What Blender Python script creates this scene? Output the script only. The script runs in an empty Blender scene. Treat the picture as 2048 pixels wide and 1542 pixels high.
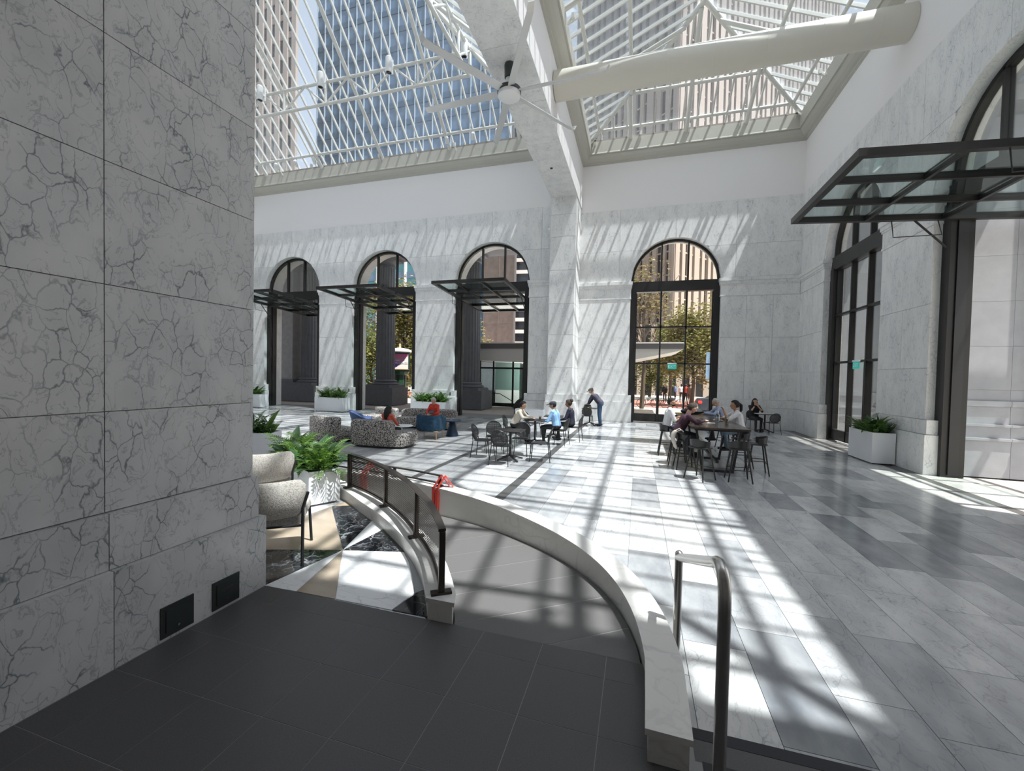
import bpy, bmesh, math, random
import numpy as np
from mathutils import Vector, Matrix

rnd = random.Random(11)
scene = bpy.context.scene
COL = scene.collection
PI = math.pi

# ------------------------------------------------------------------ camera
W, H = 2048, 1542
CAMZ = 2.1
_a = Vector((1276 - W/2, H/2 - 756)); _b = Vector((-1770 - W/2, H/2 - 690))
FPX = math.sqrt(-_a.dot(_b))
_Y = Vector((_a.x, _a.y, -FPX)).normalized()
_X = -Vector((_b.x, _b.y, -FPX)).normalized()
_Z = _X.cross(_Y)
CAMR = Matrix((_X, _Y, _Z))                      # camera axes -> world axes
cd = bpy.data.cameras.new('camera'); cam = bpy.data.objects.new('camera', cd); COL.objects.link(cam)
cd.sensor_fit = 'HORIZONTAL'; cd.sensor_width = 36; cd.lens = 36*FPX/W
cd.clip_start = .05; cd.clip_end = 1000
cam.matrix_world = Matrix.Translation((0, 0, CAMZ)) @ CAMR.to_4x4()
scene.camera = cam

# ------------------------------------------------------------------ light
SUN = Vector((-.35, .12, -1)).normalized()
sl = bpy.data.lights.new('sun', 'SUN'); sl.energy = 7.4; sl.angle = math.radians(.6); sl.color = (1, .94, .85)
so = bpy.data.objects.new('sun', sl); COL.objects.link(so); so.location = (20, -8, 60)
so.rotation_euler = SUN.to_track_quat('-Z', 'Y').to_euler()
world = bpy.data.worlds.new('sky'); scene.world = world; world.use_nodes = True
wn = world.node_tree.nodes; bg = wn['Background']
sky = wn.new('ShaderNodeTexSky'); sky.sky_type = 'NISHITA'; sky.sun_disc = False
sky.sun_elevation = math.asin(-SUN.z); sky.sun_rotation = math.atan2(-SUN.x, -SUN.y)
sky.air_density = 1.2; sky.dust_density = 1.5; sky.ozone_density = 1.0
hs = wn.new('ShaderNodeHueSaturation'); hs.inputs['Saturation'].default_value = .24
world.node_tree.links.new(sky.outputs[0], hs.inputs['Color']); world.node_tree.links.new(hs.outputs[0], bg.inputs[0]); bg.inputs[1].default_value = .16
vs = scene.view_settings
vs.view_transform = 'Standard'; vs.look = 'None'; vs.gamma = 1; vs.use_curve_mapping = False; vs.exposure = .72
scene.cycles.max_bounces = 8; scene.cycles.transparent_max_bounces = 16; scene.cycles.adaptive_threshold = .06
scene.cycles.diffuse_bounces = 4; scene.cycles.glossy_bounces = 3
scene.cycles.sample_clamp_indirect = 6

# ------------------------------------------------------------------ materials
MATS = {}
def nmat(name):
    m = bpy.data.materials.new(name); m.use_nodes = True
    MATS[name] = m
    nt = m.node_tree
    return m, nt, nt.nodes, nt.links, nt.nodes['Principled BSDF']
def plain(name, col, rough=.5, metal=0, spec=.5, noise=0, nscale=20, emit=None, alpha=None):
    m, nt, N, L, P = nmat(name)
    P.inputs['Base Color'].default_value = (*col, 1); P.inputs['Roughness'].default_value = rough
    P.inputs['Metallic'].default_value = metal; P.inputs['Specular IOR Level'].default_value = spec
    if noise:
        g = N.new('ShaderNodeNewGeometry'); t = N.new('ShaderNodeTexNoise'); t.inputs['Scale'].default_value = nscale
        t.inputs['Detail'].default_value = 5
        L.new(g.outputs['Position'], t.inputs['Vector'])
        r = N.new('ShaderNodeMapRange'); r.inputs['From Min'].default_value = .3; r.inputs['From Max'].default_value = .7
        r.inputs['To Min'].default_value = 1 - noise; r.inputs['To Max'].default_value = 1 + noise
        L.new(t.outputs[0], r.inputs[0])
        mx = N.new('ShaderNodeVectorMath'); mx.operation = 'SCALE'; mx.inputs[0].default_value = col
        L.new(r.outputs[0], mx.inputs['Scale']); L.new(mx.outputs[0], P.inputs['Base Color'])
    if emit:
        P.inputs['Emission Color'].default_value = (*emit[:3], 1); P.inputs['Emission Strength'].default_value = emit[3]
    return m
def mth(N, L, op, a, b=None, clamp=False):
    n = N.new('ShaderNodeMath'); n.operation = op; n.use_clamp = clamp
    for i, v in enumerate((a, b)):
        if v is None: continue
        if isinstance(v, (int, float)): n.inputs[i].default_value = v
        else: L.new(v, n.inputs[i])
    return n.outputs[0]
def rndoff(N, L):
    g = N.new('ShaderNodeNewGeometry'); oi = N.new('ShaderNodeObjectInfo')
    s = mth(N, L, 'ADD', g.outputs['Random Per Island'], mth(N, L, 'MULTIPLY', oi.outputs['Random'], 3.7))
    s = mth(N, L, 'FRACT', s)
    return g, s
def marble(name, light, dark, vein, scale=1.0, rough=.4, var=.0, vein_amt=.8, cloud=.5, bump=0, stretch=(1, 1, 1), rot=(.5, .4, .7), distort=.55, coat=0, mask=.42):
    m, nt, N, L, P = nmat(name)
    g, s = rndoff(N, L)
    sc = N.new('ShaderNodeVectorMath'); sc.operation = 'SCALE'; sc.inputs['Scale'].default_value = 1
    off = N.new('ShaderNodeCombineXYZ')
    for i, k in enumerate((37.0, 91.0, 53.0)): L.new(mth(N, L, 'MULTIPLY', s, k), off.inputs[i])
    ad = N.new('ShaderNodeVectorMath'); ad.operation = 'ADD'
    L.new(g.outputs['Position'], ad.inputs[0]); L.new(off.outputs[0], ad.inputs[1])
    mp = N.new('ShaderNodeMapping'); mp.inputs['Rotation'].default_value = rot
    mp.inputs['Scale'].default_value = [scale*x for x in stretch]
    L.new(ad.outputs[0], mp.inputs[0])
    n1 = N.new('ShaderNodeTexNoise'); n1.inputs['Scale'].default_value = 2.2; n1.inputs['Detail'].default_value = 4
    L.new(mp.outputs[0], n1.inputs['Vector'])
    sb = N.new('ShaderNodeVectorMath'); sb.operation = 'SCALE'; sb.inputs['Scale'].default_value = distort
    L.new(n1.outputs['Color'], sb.inputs[0])
    ad2 = N.new('ShaderNodeVectorMath'); ad2.operation = 'ADD'; L.new(mp.outputs[0], ad2.inputs[0]); L.new(sb.outputs[0], ad2.inputs[1])
    vo = N.new('ShaderNodeTexVoronoi'); vo.feature = 'DISTANCE_TO_EDGE'; vo.inputs['Scale'].default_value = 2.6
    L.new(ad2.outputs[0], vo.inputs['Vector'])
    v1 = N.new('ShaderNodeMapRange'); v1.inputs['From Min'].default_value = .0; v1.inputs['From Max'].default_value = .035
    v1.inputs['To Min'].default_value = 1; v1.inputs['To Max'].default_value = 0; L.new(vo.outputs['Distance'], v1.inputs[0])
    n2 = N.new('ShaderNodeTexNoise'); n2.inputs['Scale'].default_value = 1.3; n2.inputs['Detail'].default_value = 5
    L.new(mp.outputs[0], n2.inputs['Vector'])
    mk = N.new('ShaderNodeMapRange'); mk.inputs['From Min'].default_value = mask; mk.inputs['From Max'].default_value = mask + .18
    L.new(n2.outputs[0], mk.inputs[0])
    v1m = mth(N, L, 'MULTIPLY', v1.outputs[0], mk.outputs[0])
    n3 = N.new('ShaderNodeTexNoise'); n3.inputs['Scale'].default_value = 2.4; n3.inputs['Detail'].default_value = 8; n3.inputs['Distortion'].default_value = 1.2
    L.new(ad2.outputs[0], n3.inputs['Vector'])
    rg = mth(N, L, 'ABSOLUTE', mth(N, L, 'SUBTRACT', n3.outputs[0], .5))
    v2 = N.new('ShaderNodeMapRange'); v2.inputs['From Min'].default_value = 0; v2.inputs['From Max'].default_value = .016
    v2.inputs['To Min'].default_value = .5; v2.inputs['To Max'].default_value = 0; L.new(rg, v2.inputs[0])
    vv = mth(N, L, 'MULTIPLY', mth(N, L, 'MAXIMUM', v1m, v2.outputs[0]), vein_amt, True)
    cl = N.new('ShaderNodeMapRange'); cl.inputs['From Min'].default_value = .35; cl.inputs['From Max'].default_value = .75
    cl.inputs['To Max'].default_value = cloud; L.new(n2.outputs[0], cl.inputs[0])
    f = cl.outputs[0]
    if var:
        s2 = mth(N, L, 'POWER', mth(N, L, 'FRACT', mth(N, L, 'MULTIPLY', s, 17.3)), 2.0)
        f = mth(N, L, 'ADD', f, mth(N, L, 'MULTIPLY', s2, var), True)
    c1 = N.new('ShaderNodeMix'); c1.data_type = 'RGBA'; c1.inputs[6].default_value = (*light, 1); c1.inputs[7].default_value = (*dark, 1)
    L.new(f, c1.inputs[0])
    c2 = N.new('ShaderNodeMix'); c2.data_type = 'RGBA'; c2.inputs[7].default_value = (*vein, 1)
    L.new(c1.outputs[2], c2.inputs[6]); L.new(vv, c2.inputs[0]); L.new(c2.outputs[2], P.inputs['Base Color'])
    P.inputs['Roughness'].default_value = rough
    if coat: P.inputs['Coat Weight'].default_value = coat; P.inputs['Coat Roughness'].default_value = .08
    return m
def glass(name, tint=(.93, .97, .98), haze=0.0, refl=1.0, hcol=(.8, .85, .9)):
    m, nt, N, L, P = nmat(name); N.remove(P)
    o = N['Material Output']
    tr = N.new('ShaderNodeBsdfTransparent'); tr.inputs[0].default_value = (*tint, 1)
    gl = N.new('ShaderNodeBsdfGlossy'); gl.inputs['Roughness'].default_value = .02
    fr = N.new('ShaderNodeFresnel'); fr.inputs[0].default_value = 1.45
    mx = N.new('ShaderNodeMixShader'); L.new(mth(N, L, 'MULTIPLY', fr.outputs[0], refl), mx.inputs[0])
    L.new(tr.outputs[0], mx.inputs[1]); L.new(gl.outputs[0], mx.inputs[2])
    last = mx.outputs[0]
    if haze:
        tl = N.new('ShaderNodeBsdfTranslucent'); tl.inputs[0].default_value = (*hcol, 1)
        m2 = N.new('ShaderNodeMixShader'); m2.inputs[0].default_value = haze
        L.new(last, m2.inputs[1]); L.new(tl.outputs[0], m2.inputs[2]); last = m2.outputs[0]
    L.new(last, o.inputs[0])
    return m

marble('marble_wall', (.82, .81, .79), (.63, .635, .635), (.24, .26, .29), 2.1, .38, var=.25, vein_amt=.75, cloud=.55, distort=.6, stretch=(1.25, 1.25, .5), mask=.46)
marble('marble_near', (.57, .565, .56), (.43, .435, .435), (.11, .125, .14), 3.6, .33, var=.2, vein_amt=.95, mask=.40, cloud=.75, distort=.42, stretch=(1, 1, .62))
marble('marble_floor', (.57, .565, .555), (.175, .185, .20), (.20, .21, .225), 2.3, .16, var=.7, vein_amt=.65, cloud=.38, stretch=(1.4, .6, 1), rot=(0, 0, .5))
marble('marble_coping', (.74, .72, .68), (.66, .645, .615), (.42, .41, .40), .7, .3, vein_amt=.5, cloud=.35)
marble('marble_white_inlay', (.84, .84, .84), (.70, .71, .72), (.42, .43, .45), 2.2, .14, vein_amt=.6, cloud=.4, stretch=(.4, 1.6, 1), rot=(0, 0, .9))
marble('marble_black', (.010, .011, .014), (.022, .024, .028), (.55, .56, .58), 2.0, .10, vein_amt=.5, cloud=.4)
marble('marble_tan', (.40, .325, .245), (.28, .22, .165), (.22, .17, .13), 2.6, .18, vein_amt=.4, cloud=.7, stretch=(.5, 1.5, 1))
marble('granite', (.40, .405, .42), (.30, .305, .32), (.25, .255, .27), 3.0, .6, var=.25, vein_amt=.25, cloud=.7)
marble('granite_dark', (.15, .16, .18), (.115, .12, .14), (.09, .095, .11), 3.0, .65, var=.25, vein_amt=.25, cloud=.7)
marble('granite_light', (.33, .345, .375), (.265, .28, .305), (.27, .27, .275), 2.0, .6, var=.2, vein_amt=.2, cloud=.7)
plain('plaster', (.84, .815, .805), .85)
plain('cornice', (.50, .485, .43), .7)
plain('sill', (.30, .265, .235), .7)
plain('sky_steel', (.68, .67, .625), .45)
plain('tile_dark', (.074, .071, .071), .42, noise=.22, nscale=160)
plain('tile_ramp', (.118, .113, .109), .5, noise=.14, nscale=300)
plain('grout', (.20, .20, .20), .9)
plain('grout_light', (.30, .29, .28), .9)
plain('grout_dark', (.26, .26, .26), .9)
plain('band', (.075, .073, .072), .35, noise=.2, nscale=40)
plain('nosing', (.012, .013, .018), .6)
plain('bronze', (.022, .021, .020), .38, metal=.3)
plain('bronze_rail', (.055, .043, .036), .42, metal=.6)
plain('black_metal', (.013, .013, .014), .42)
plain('black_wood', (.016, .015, .015), .38)
plain('table_wood', (.050, .038, .031), .22, noise=.25, nscale=15)
plain('steel', (.50, .485, .46), .26, metal=1)
plain('white_metal', (.78, .78, .77), .4)
plain('fan_metal', (.62, .62, .61), .35, metal=.3)
plain('dark_green_grey', (.03, .04, .037), .5)
plain('planter_white', (.76, .77, .79), .42)
plain('soil', (.03, .022, .015), .95)
plain('outlet_metal', (.045, .052, .05), .45, metal=.6)
plain('tape_red', (.75, .055, .035), .5)
plain('concrete', (.40, .37, .34), .85, noise=.1, nscale=5)
plain('asphalt', (.42, .40, .37), .9, noise=.1, nscale=3)
plain('brick_pave', (.33, .13, .10), .9, noise=.2, nscale=6)
plain('dark_gap', (.05, .05, .05), .9)
glass('glass_clear', (.95, .97, .97), refl=.45)
glass('glass_door', (.86, .92, .91), refl=.35)
glass('glass_sky', (.86, .91, .96), haze=.02, refl=.5)
glass('glass_drink', (.92, .95, .95), refl=1.0)

# ------------------------------------------------------------------ mesh builder
class MB:
    def __init__(s): s.v = []; s.f = []; s.m = []; s.cur = 0
    def add(s, vs, fs):
        o = len(s.v); s.v += [tuple(p) for p in vs]; s.f += [tuple(o + i for i in f) for f in fs]; s.m += [s.cur]*len(fs); return s
    def box(s, a, b, M=None):
        x0, y0, z0 = a; x1, y1, z1 = b
        P = [(x0, y0, z0), (x1, y0, z0), (x1, y1, z0), (x0, y1, z0), (x0, y0, z1), (x1, y0, z1), (x1, y1, z1), (x0, y1, z1)]
        if M is not None: P = [M @ Vector(p) for p in P]
        return s.add(P, [(0, 3, 2, 1), (4, 5, 6, 7), (0, 1, 5, 4), (1, 2, 6, 5), (2, 3, 7, 6), (3, 0, 4, 7)])
    def prism(s, poly, fn, w0, w1):
        n = len(poly)
        P = [fn(u, v, w0) for u, v in poly] + [fn(u, v, w1) for u, v in poly]
        return s.add(P, [tuple(range(n - 1, -1, -1)), tuple(range(n, 2*n))] + [(i, (i + 1) % n, n + (i + 1) % n, n + i) for i in range(n)])
    def bar(s, p, q, w, h, up=(0, 0, 1)):
        p, q = Vector(p), Vector(q); d = (q - p).normalized(); u = Vector(up)
        sd = d.cross(u)
        if sd.length < 1e-4: sd = d.cross(Vector((1, 0, 0)))
        sd.normalize(); u = sd.cross(d)
        P = []
        for c in (p, q):
            for a, b in ((-1, -1), (1, -1), (1, 1), (-1, 1)): P.append(c + sd*(a*w/2) + u*(b*h/2))
        return s.add(P, [(3, 2, 1, 0), (4, 5, 6, 7), (0, 1, 5, 4), (1, 2, 6, 5), (2, 3, 7, 6), (3, 0, 4, 7)])
    def tube(s, pts, r, n=8, caps=True, closed=False):
        pts = [Vector(p) for p in pts]; m = len(pts)
        rs = r if isinstance(r, (list, tuple)) else [r]*m
        rings = []; prev = None
        for i in range(m):
            if closed: t = pts[(i + 1) % m] - pts[i - 1]
            else: t = pts[min(i + 1, m - 1)] - pts[max(i - 1, 0)]
            t.normalize()
            if prev is None:
                a = Vector((0, 0, 1)) if abs(t.z) < .9 else Vector((1, 0, 0))
                u = t.cross(a).normalized()
            else:
                u = prev - t*prev.dot(t)
                u = u.normalized() if u.length > 1e-5 else t.orthogonal().normalized()
            prev = u; w = t.cross(u)
            rings.append([pts[i] + (u*math.cos(2*PI*k/n) + w*math.sin(2*PI*k/n))*rs[i] for k in range(n)])
        P = [p for ring in rings for p in ring]; F = []
        for i in range(m if closed else m - 1):
            a = i*n; b = ((i + 1) % m)*n
            for k in range(n): F.append((a + k, a + (k + 1) % n, b + (k + 1) % n, b + k))
        if caps and not closed: F += [tuple(range(n - 1, -1, -1)), tuple(range((m - 1)*n, m*n))]
        return s.add(P, F)
    def lathe(s, prof, n=16, c=(0, 0, 0)):
        P = []; F = []
        for r, z in prof: P += [(c[0] + r*math.cos(2*PI*k/n), c[1] + r*math.sin(2*PI*k/n), c[2] + z) for k in range(n)]
        for i in range(len(prof) - 1):
            for k in range(n): F.append((i*n + k, i*n + (k + 1) % n, (i + 1)*n + (k + 1) % n, (i + 1)*n + k))
        F += [tuple(range(n - 1, -1, -1)), tuple(range((len(prof) - 1)*n, len(prof)*n))]
        return s.add(P, F)
    def ellip(s, c, r, nu=14, nv=9, M=None):
        prof = [(math.sin(PI*i/nv), -math.cos(PI*i/nv)) for i in range(nv + 1)]
        P = []; F = []
        for a, z in prof:
            for k in range(nu):
                p = Vector((r[0]*max(a, .01)*math.cos(2*PI*k/nu), r[1]*max(a, .01)*math.sin(2*PI*k/nu), r[2]*z))
                if M is not None: p = M @ p
                P.append(p + Vector(c))
        for i in range(nv):
            for k in range(nu): F.append((i*nu + k, i*nu + (k + 1) % nu, (i + 1)*nu + (k + 1) % nu, (i + 1)*nu + k))
        F += [tuple(range(nu - 1, -1, -1)), tuple(range(nv*nu, (nv + 1)*nu))]
        return s.add(P, F)
    def rbox(s, c, size, r=.03, n=4, M=None, taper=0):
        """box with rounded vertical corners and soft top and bottom edges"""
        hx, hy, hz = size[0]/2, size[1]/2, size[2]/2; e = min(r, hz*.9)
        def ring(ins, z):
            P = []
            rr = max(r - ins, .002)
            for qx, qy, a0 in ((1, 1, 0), (-1, 1, PI/2), (-1, -1, PI), (1, -1, 1.5*PI)):
                for k in range(n + 1):
                    a = a0 + PI/2*k/n
                    P.append((qx*(hx - r) + rr*math.cos(a), qy*(hy - r) + rr*math.sin(a), z))
            return P
        rings = []
        for k in range(3):
            a = PI/2*k/2; rings.append(ring(e*(1 - math.sin(a)), -hz + e*(1 - math.cos(a))))
        for k in range(3):
            a = PI/2*k/2; rings.append(ring(e*(1 - math.cos(a)), hz - e + e*math.sin(a)))
        m = len(rings[0]); P = []
        for R_ in rings:
            for p in R_:
                k = 1 - taper*(p[2] + hz)/(2*hz)
                p = Vector((p[0]*k, p[1]*k, p[2]))
                if M is not None: p = M @ p
                P.append(p + Vector(c))
        F = []
        for i in range(len(rings) - 1):
            for k in range(m): F.append((i*m + k, i*m + (k + 1) % m, (i + 1)*m + (k + 1) % m, (i + 1)*m + k))
        F += [tuple(range(m - 1, -1, -1)), tuple(range((len(rings) - 1)*m, len(rings)*m))]
        return s.add(P, F)
    def mesh(s, name, mats, smooth=False):
        me = bpy.data.meshes.new(name); me.from_pydata(s.v, [], s.f)
        mats = mats if isinstance(mats, (list, tuple)) else [mats]
        for k in mats: me.materials.append(MATS[k] if isinstance(k, str) else k)
        if len(mats) > 1: me.polygons.foreach_set('material_index', s.m)
        bm = bmesh.new(); bm.from_mesh(me); bmesh.ops.recalc_face_normals(bm, faces=bm.faces); bm.to_mesh(me); bm.free()
        if smooth:
            me.polygons.foreach_set('use_smooth', [True]*len(me.polygons)); me.set_sharp_from_angle(angle=math.radians(38))
        me.update(); return me
    def build(s, name, mats, parent=None, smooth=False, **kw):
        return link(name, s.mesh(name, mats, smooth), parent, **kw)
def link(name, me, parent=None, loc=None, rz=None, label=None, cat=None, group=None, kind=None):
    o = bpy.data.objects.new(name, me); COL.objects.link(o)
    if parent is not None: o.parent = parent
    if loc is not None: o.location = loc
    if rz is not None: o.rotation_euler = (0, 0, rz)
    tag(o, label, cat, group, kind); return o
def tag(o, label=None, cat=None, group=None, kind=None):
    if label: o['label'] = label
    if cat: o['category'] = cat
    if group: o['group'] = group
    if kind: o['kind'] = kind
    return o
def thing(name, loc=(0, 0, 0), rz=0, label=None, cat=None, group=None, kind=None):
    return link(name, None, None, loc, rz, label, cat, group, kind)
def copy_tree(o, parent=None):
    c = o.copy(); COL.objects.link(c); c.parent = parent
    for ch in list(o.children): copy_tree(ch, c)
    return c
def again(proto, loc, rz, label, group=None, first=[]):
    c = proto if not proto.get('_used') else copy_tree(proto)
    proto['_used'] = 1
    c.location = loc; c.rotation_euler = (0, 0, rz); c['label'] = label
    if group: c['group'] = group
    return c
def ray(px, py):
    return CAMR @ Vector((px - W/2, H/2 - py, -FPX))
def onz(px, py, z):
    d = ray(px, py); t = (z - CAMZ)/d.z; return Vector((0, 0, CAMZ)) + d*t
def ony(px, py, y):
    d = ray(px, py); return Vector((0, 0, CAMZ)) + d*(y/d.y)
# ================================================================== THE SETTING
YB, YL, XR = 20.55, 19.35, 6.5           # rear wall of the table bay, rear wall of the lounge bay, right wall
RO, ZS = 1.93, 6.62                      # arch half width and springing height
ZM, ZC, ZF, ZG = 10.0, 12.2, 12.55, 13.15  # top of marble, cornice, fascia, glass
CL = [-6.97, -12.99, -19.01, -25.03]     # arch centres in the lounge wall
CR = [16.25, 10.25, 4.25]                # arch centres in the right wall
mapY = lambda y: (lambda u, z, d: (u, y - d, z))
mapX = lambda x: (lambda u, z, d: (x - d, u, z))

def upper(u0, u1, z0, z1, ops, n=14):
    """polygon of a cell cut by the arches: everything above max(z0, arch)"""
    def low(u):
        for c in ops:
            if abs(u - c) < RO: return max(z0, ZS + math.sqrt(max(RO*RO - (u - c)**2, 0)))
        return z0
    us = [u0 + (u1 - u0)*i/n for i in range(n + 1)]
    e = 1e-4
    pts = [(u, low(min(max(u, u0 + e), u1 - e))) for u in us]
    keep = [p for p in pts if p[1] < z1 - .01]
    if len(keep) < 2: return None
    lo = []
    for p in keep:
        if len(lo) > 1 and abs(p[1] - z0) < 1e-6 and abs(lo[-1][1] - z0) < 1e-6 and abs(lo[-2][1] - z0) < 1e-6: lo[-1] = p
        else: lo.append(p)
    return lo + [(lo[-1][0], z1), (lo[0][0], z1)]

def arched_wall(name, label, fn, u0, u1, ops, thick, hide=()):
    """marble-clad wall with round-arched openings: body, cladding panels, plinths, imposts, plaster band"""
    ops = sorted(ops); g = .004
    cuts = [u0]
    for c in ops: cuts += [c - RO, c + RO]
    cuts.append(u1)
    b = MB()
    piers = [(cuts[i], cuts[i + 1]) for i in range(0, len(cuts), 2)]
    for a, c in piers: b.prism([(a, 0), (c, 0), (c, ZM), (a, ZM)], fn, -thick, 0)
    for c in ops:
        for h in (-1, 1):
            b.prism(upper(min(c, c + h*RO), max(c, c + h*RO), ZS, ZM, ops, 18), fn, -thick, 0)
    w = b.build(name, 'marble_wall', label=label, cat='wall', kind='structure')
    MB().prism([(u0, ZM), (u1, ZM), (u1, ZG), (u0, ZG)], fn, -thick, .012).build('plaster_band', 'plaster', w)
    rows = [(1.27, 2.48), (2.48, 3.98), (3.98, 5.8)]
    for k, (a, c) in enumerate(piers):
        n = max(1, round((c - a)/1.15))
        for ri, (z0, z1) in enumerate(rows):
            m = n if ri == 1 or n > 2 else max(1, n//2)
            for i in range(m):
                p, q = a + (c - a)*i/m, a + (c - a)*(i + 1)/m
                MB().prism([(p + g, z0 + g), (q - g, z0 + g), (q - g, z1 - g), (p + g, z1 - g)], fn, 0, .03).build('panel', 'marble_wall', w)
        ext0 = a - .17 if k > 0 else a; ext1 = c + .17 if k < len(piers) - 1 else c
        e0 = a - .08 if k > 0 else a; e1 = c + .08 if k < len(piers) - 1 else c
        m = MB(); m.prism([(ext0, 0), (ext1, 0), (ext1, .925), (ext0, .925)], fn, -.35, .12); m.build('plinth', 'marble_wall', w)
        m = MB(); m.prism([(ext0 + .03, .935), (ext1 - .03, .935), (ext1 - .03, 1.265), (ext0 + .03, 1.265)], fn, -.32, .075); m.build('plinth', 'marble_wall', w)
        if c - a > .5:
            m = MB()
            for z0, z1, d in ((5.8, 5.86, .05), (5.86, 6.28, .035), (6.28, 6.34, .06), (6.34, 6.46, .085), (6.46, 6.60, .12)):
                m.prism([(e0 + .09 - d*.75, z0), (e1 - .09 + d*.75, z0), (e1 - .09 + d*.75, z1), (e0 + .09 - d*.75, z1)], fn, -.3, d)
            m.build('impost', 'marble_wall', w)
    us = sorted(set([u0, u1] + [c for c in ops] + [c + h*(RO + .55) for c in ops for h in (-1, 1) if u0 < c + h*(RO + .55) < u1]))
    fine = [us[0]]
    for x in us[1:]:
        k = max(1, round((x - fine[-1])/2.6)); a = fine[-1]
        for i in range(1, k + 1): fine.append(a + (x - a)*i/k)
    for z0, z1 in ((6.62, 8.05), (8.05, ZM)):
        for a, c in zip(fine[:-1], fine[1:]):
            if c - a < .05: continue
            p = upper(a + g, c - g, z0 + g, z1 - g, ops, 16)
            if p: MB().prism(p, fn, 0, .03).build('panel', 'marble_wall', w)
    return w

w_back = arched_wall('wall_rear', 'white veined marble rear wall around the tall closed arched window', mapY(YB), -2.95, XR, [1.49], .95)
w_lounge = arched_wall('wall_lounge', 'white veined marble rear wall with three arched doorways behind the lounge', mapY(YL), -28, -3.9, CL, 1.2)
w_right = arched_wall('wall_right', 'veined marble right wall with arched openings and a white planter', mapX(XR), 1.0, 21.15, CR, .6)

# pilaster and beam between the two bays
p = thing('wall_pilaster', label='marble pilaster between the two bays below the beam', cat='pilaster', kind='structure')
MB().box((-3.97, 18.9, 0), (-2.87, YB, 10.2)).build('core', 'marble_wall', p)
zz = [1.27, 2.5, 3.98, 5.4, 6.9, 8.4, 9.4, 10.2]
for z0, z1 in zip(zz[:-1], zz[1:]):
    MB().box((-3.995, 18.875, z0 + .006), (-2.85, 18.9, z1 - .006)).build('panel', 'marble_wall', p)
    MB().box((-2.87, 18.9, z0 + .006), (-2.85, YB - .01, z1 - .006)).build('panel', 'marble_wall', p)
MB().box((-4.09, 18.76, 0), (-2.74, YB, .925)).build('plinth', 'marble_wall', p)
MB().box((-4.05, 18.81, .935), (-2.79, YB, 1.265)).build('plinth', 'marble_wall', p)
bm_ = thing('ceiling_beam', label='long marble-clad beam carrying the ceiling fan', cat='beam', kind='structure')
MB().box((-3.98, 1.0, 10.22), (-2.82, 18.9, ZG)).build('core', 'plaster', bm_)
for i in range(8):
    a, c = 1.0 + 17.9*i/8, 1.0 + 17.9*(i + 1)/8
    MB().box((-4.0, a + .004, 10.19), (-2.8, c - .004, 10.22)).build('soffit_panel', 'marble_wall', bm_)
MB().box((-3.98, 18.9, 10.22), (-2.82, 21.0, ZG)).build('end_block', 'plaster', bm_)
for k, (x, y) in enumerate(((-3.45, 8.0), (-3.45, 16.2))):
    MB().lathe([(.05, 0), (.05, .03)], 14, (x, y, 10.165)).build('socket', 'dark_gap', bm_)

# cornices
def ring(name, label, x0, x1, y0, y1, prof, mat, z_mats=None):
    m = MB(); n = len(prof); P = []
    for d, z in prof: P += [(x0 + d, y0 + d, z), (x1 - d, y0 + d, z), (x1 - d, y1 - d, z), (x0 + d, y1 - d, z)]
    F = []
    for i in range(n - 1):
        for k in range(4): F.append((i*4 + k, i*4 + (k + 1) % 4, (i + 1)*4 + (k + 1) % 4, (i + 1)*4 + k))
    for k in range(4): F.append(((n - 1)*4 + k, (n - 1)*4 + (k + 1) % 4, (k + 1) % 4, k))
    m.add(P, F); return m.build(name, mat, label=label, cat='cornice', kind='structure')
PROF = [(-.05, 12.2), (.03, 12.2), (.03, 12.25), (.06, 12.26), (.07, 12.31), (.16, 12.34), (.27, 12.40), (.34, 12.48), (.36, 12.50), (.36, 12.54), (.42, 12.54), (.42, 12.58), (.40, 12.6), (.40, 13.12), (-.05, 13.12)]
ring('trim_1', 'pale stone cornice around the skylight over the dining tables', -2.8, XR, 1.0, YB, PROF, 'cornice')
ring('trim_2', 'pale stone cornice around the skylight over the lounge', -22.0, -4.0, 1.0, YL, PROF, 'cornice')
def frame_slab(name, label, x0, x1, y0, y1, X0, X1, Y0, Y1, z0, z1, mat):
    m = MB(); m.box((X0, Y0, z0), (x0, Y1, z1)); m.box((x1, Y0, z0), (X1, Y1, z1)); m.box((x0, Y0, z0), (x1, y0, z1)); m.box((x0, y1, z0), (x1, Y1, z1))
    return m.build(name, mat, label=label, cat='ceiling', kind='structure')
frame_slab('ceiling', 'roof rim around the skylight over the dining tables', -2.56, 6.26, 1.22, 20.32, -3.4, 7.3, -3, 21.3, 13.12, 13.2, 'plaster')
frame_slab('ceiling', 'roof rim around the skylight over the lounge', -21.76, -4.24, 1.22, 19.11, -29, -3.4, -3, 20.1, 13.12, 13.2, 'plaster')

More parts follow.
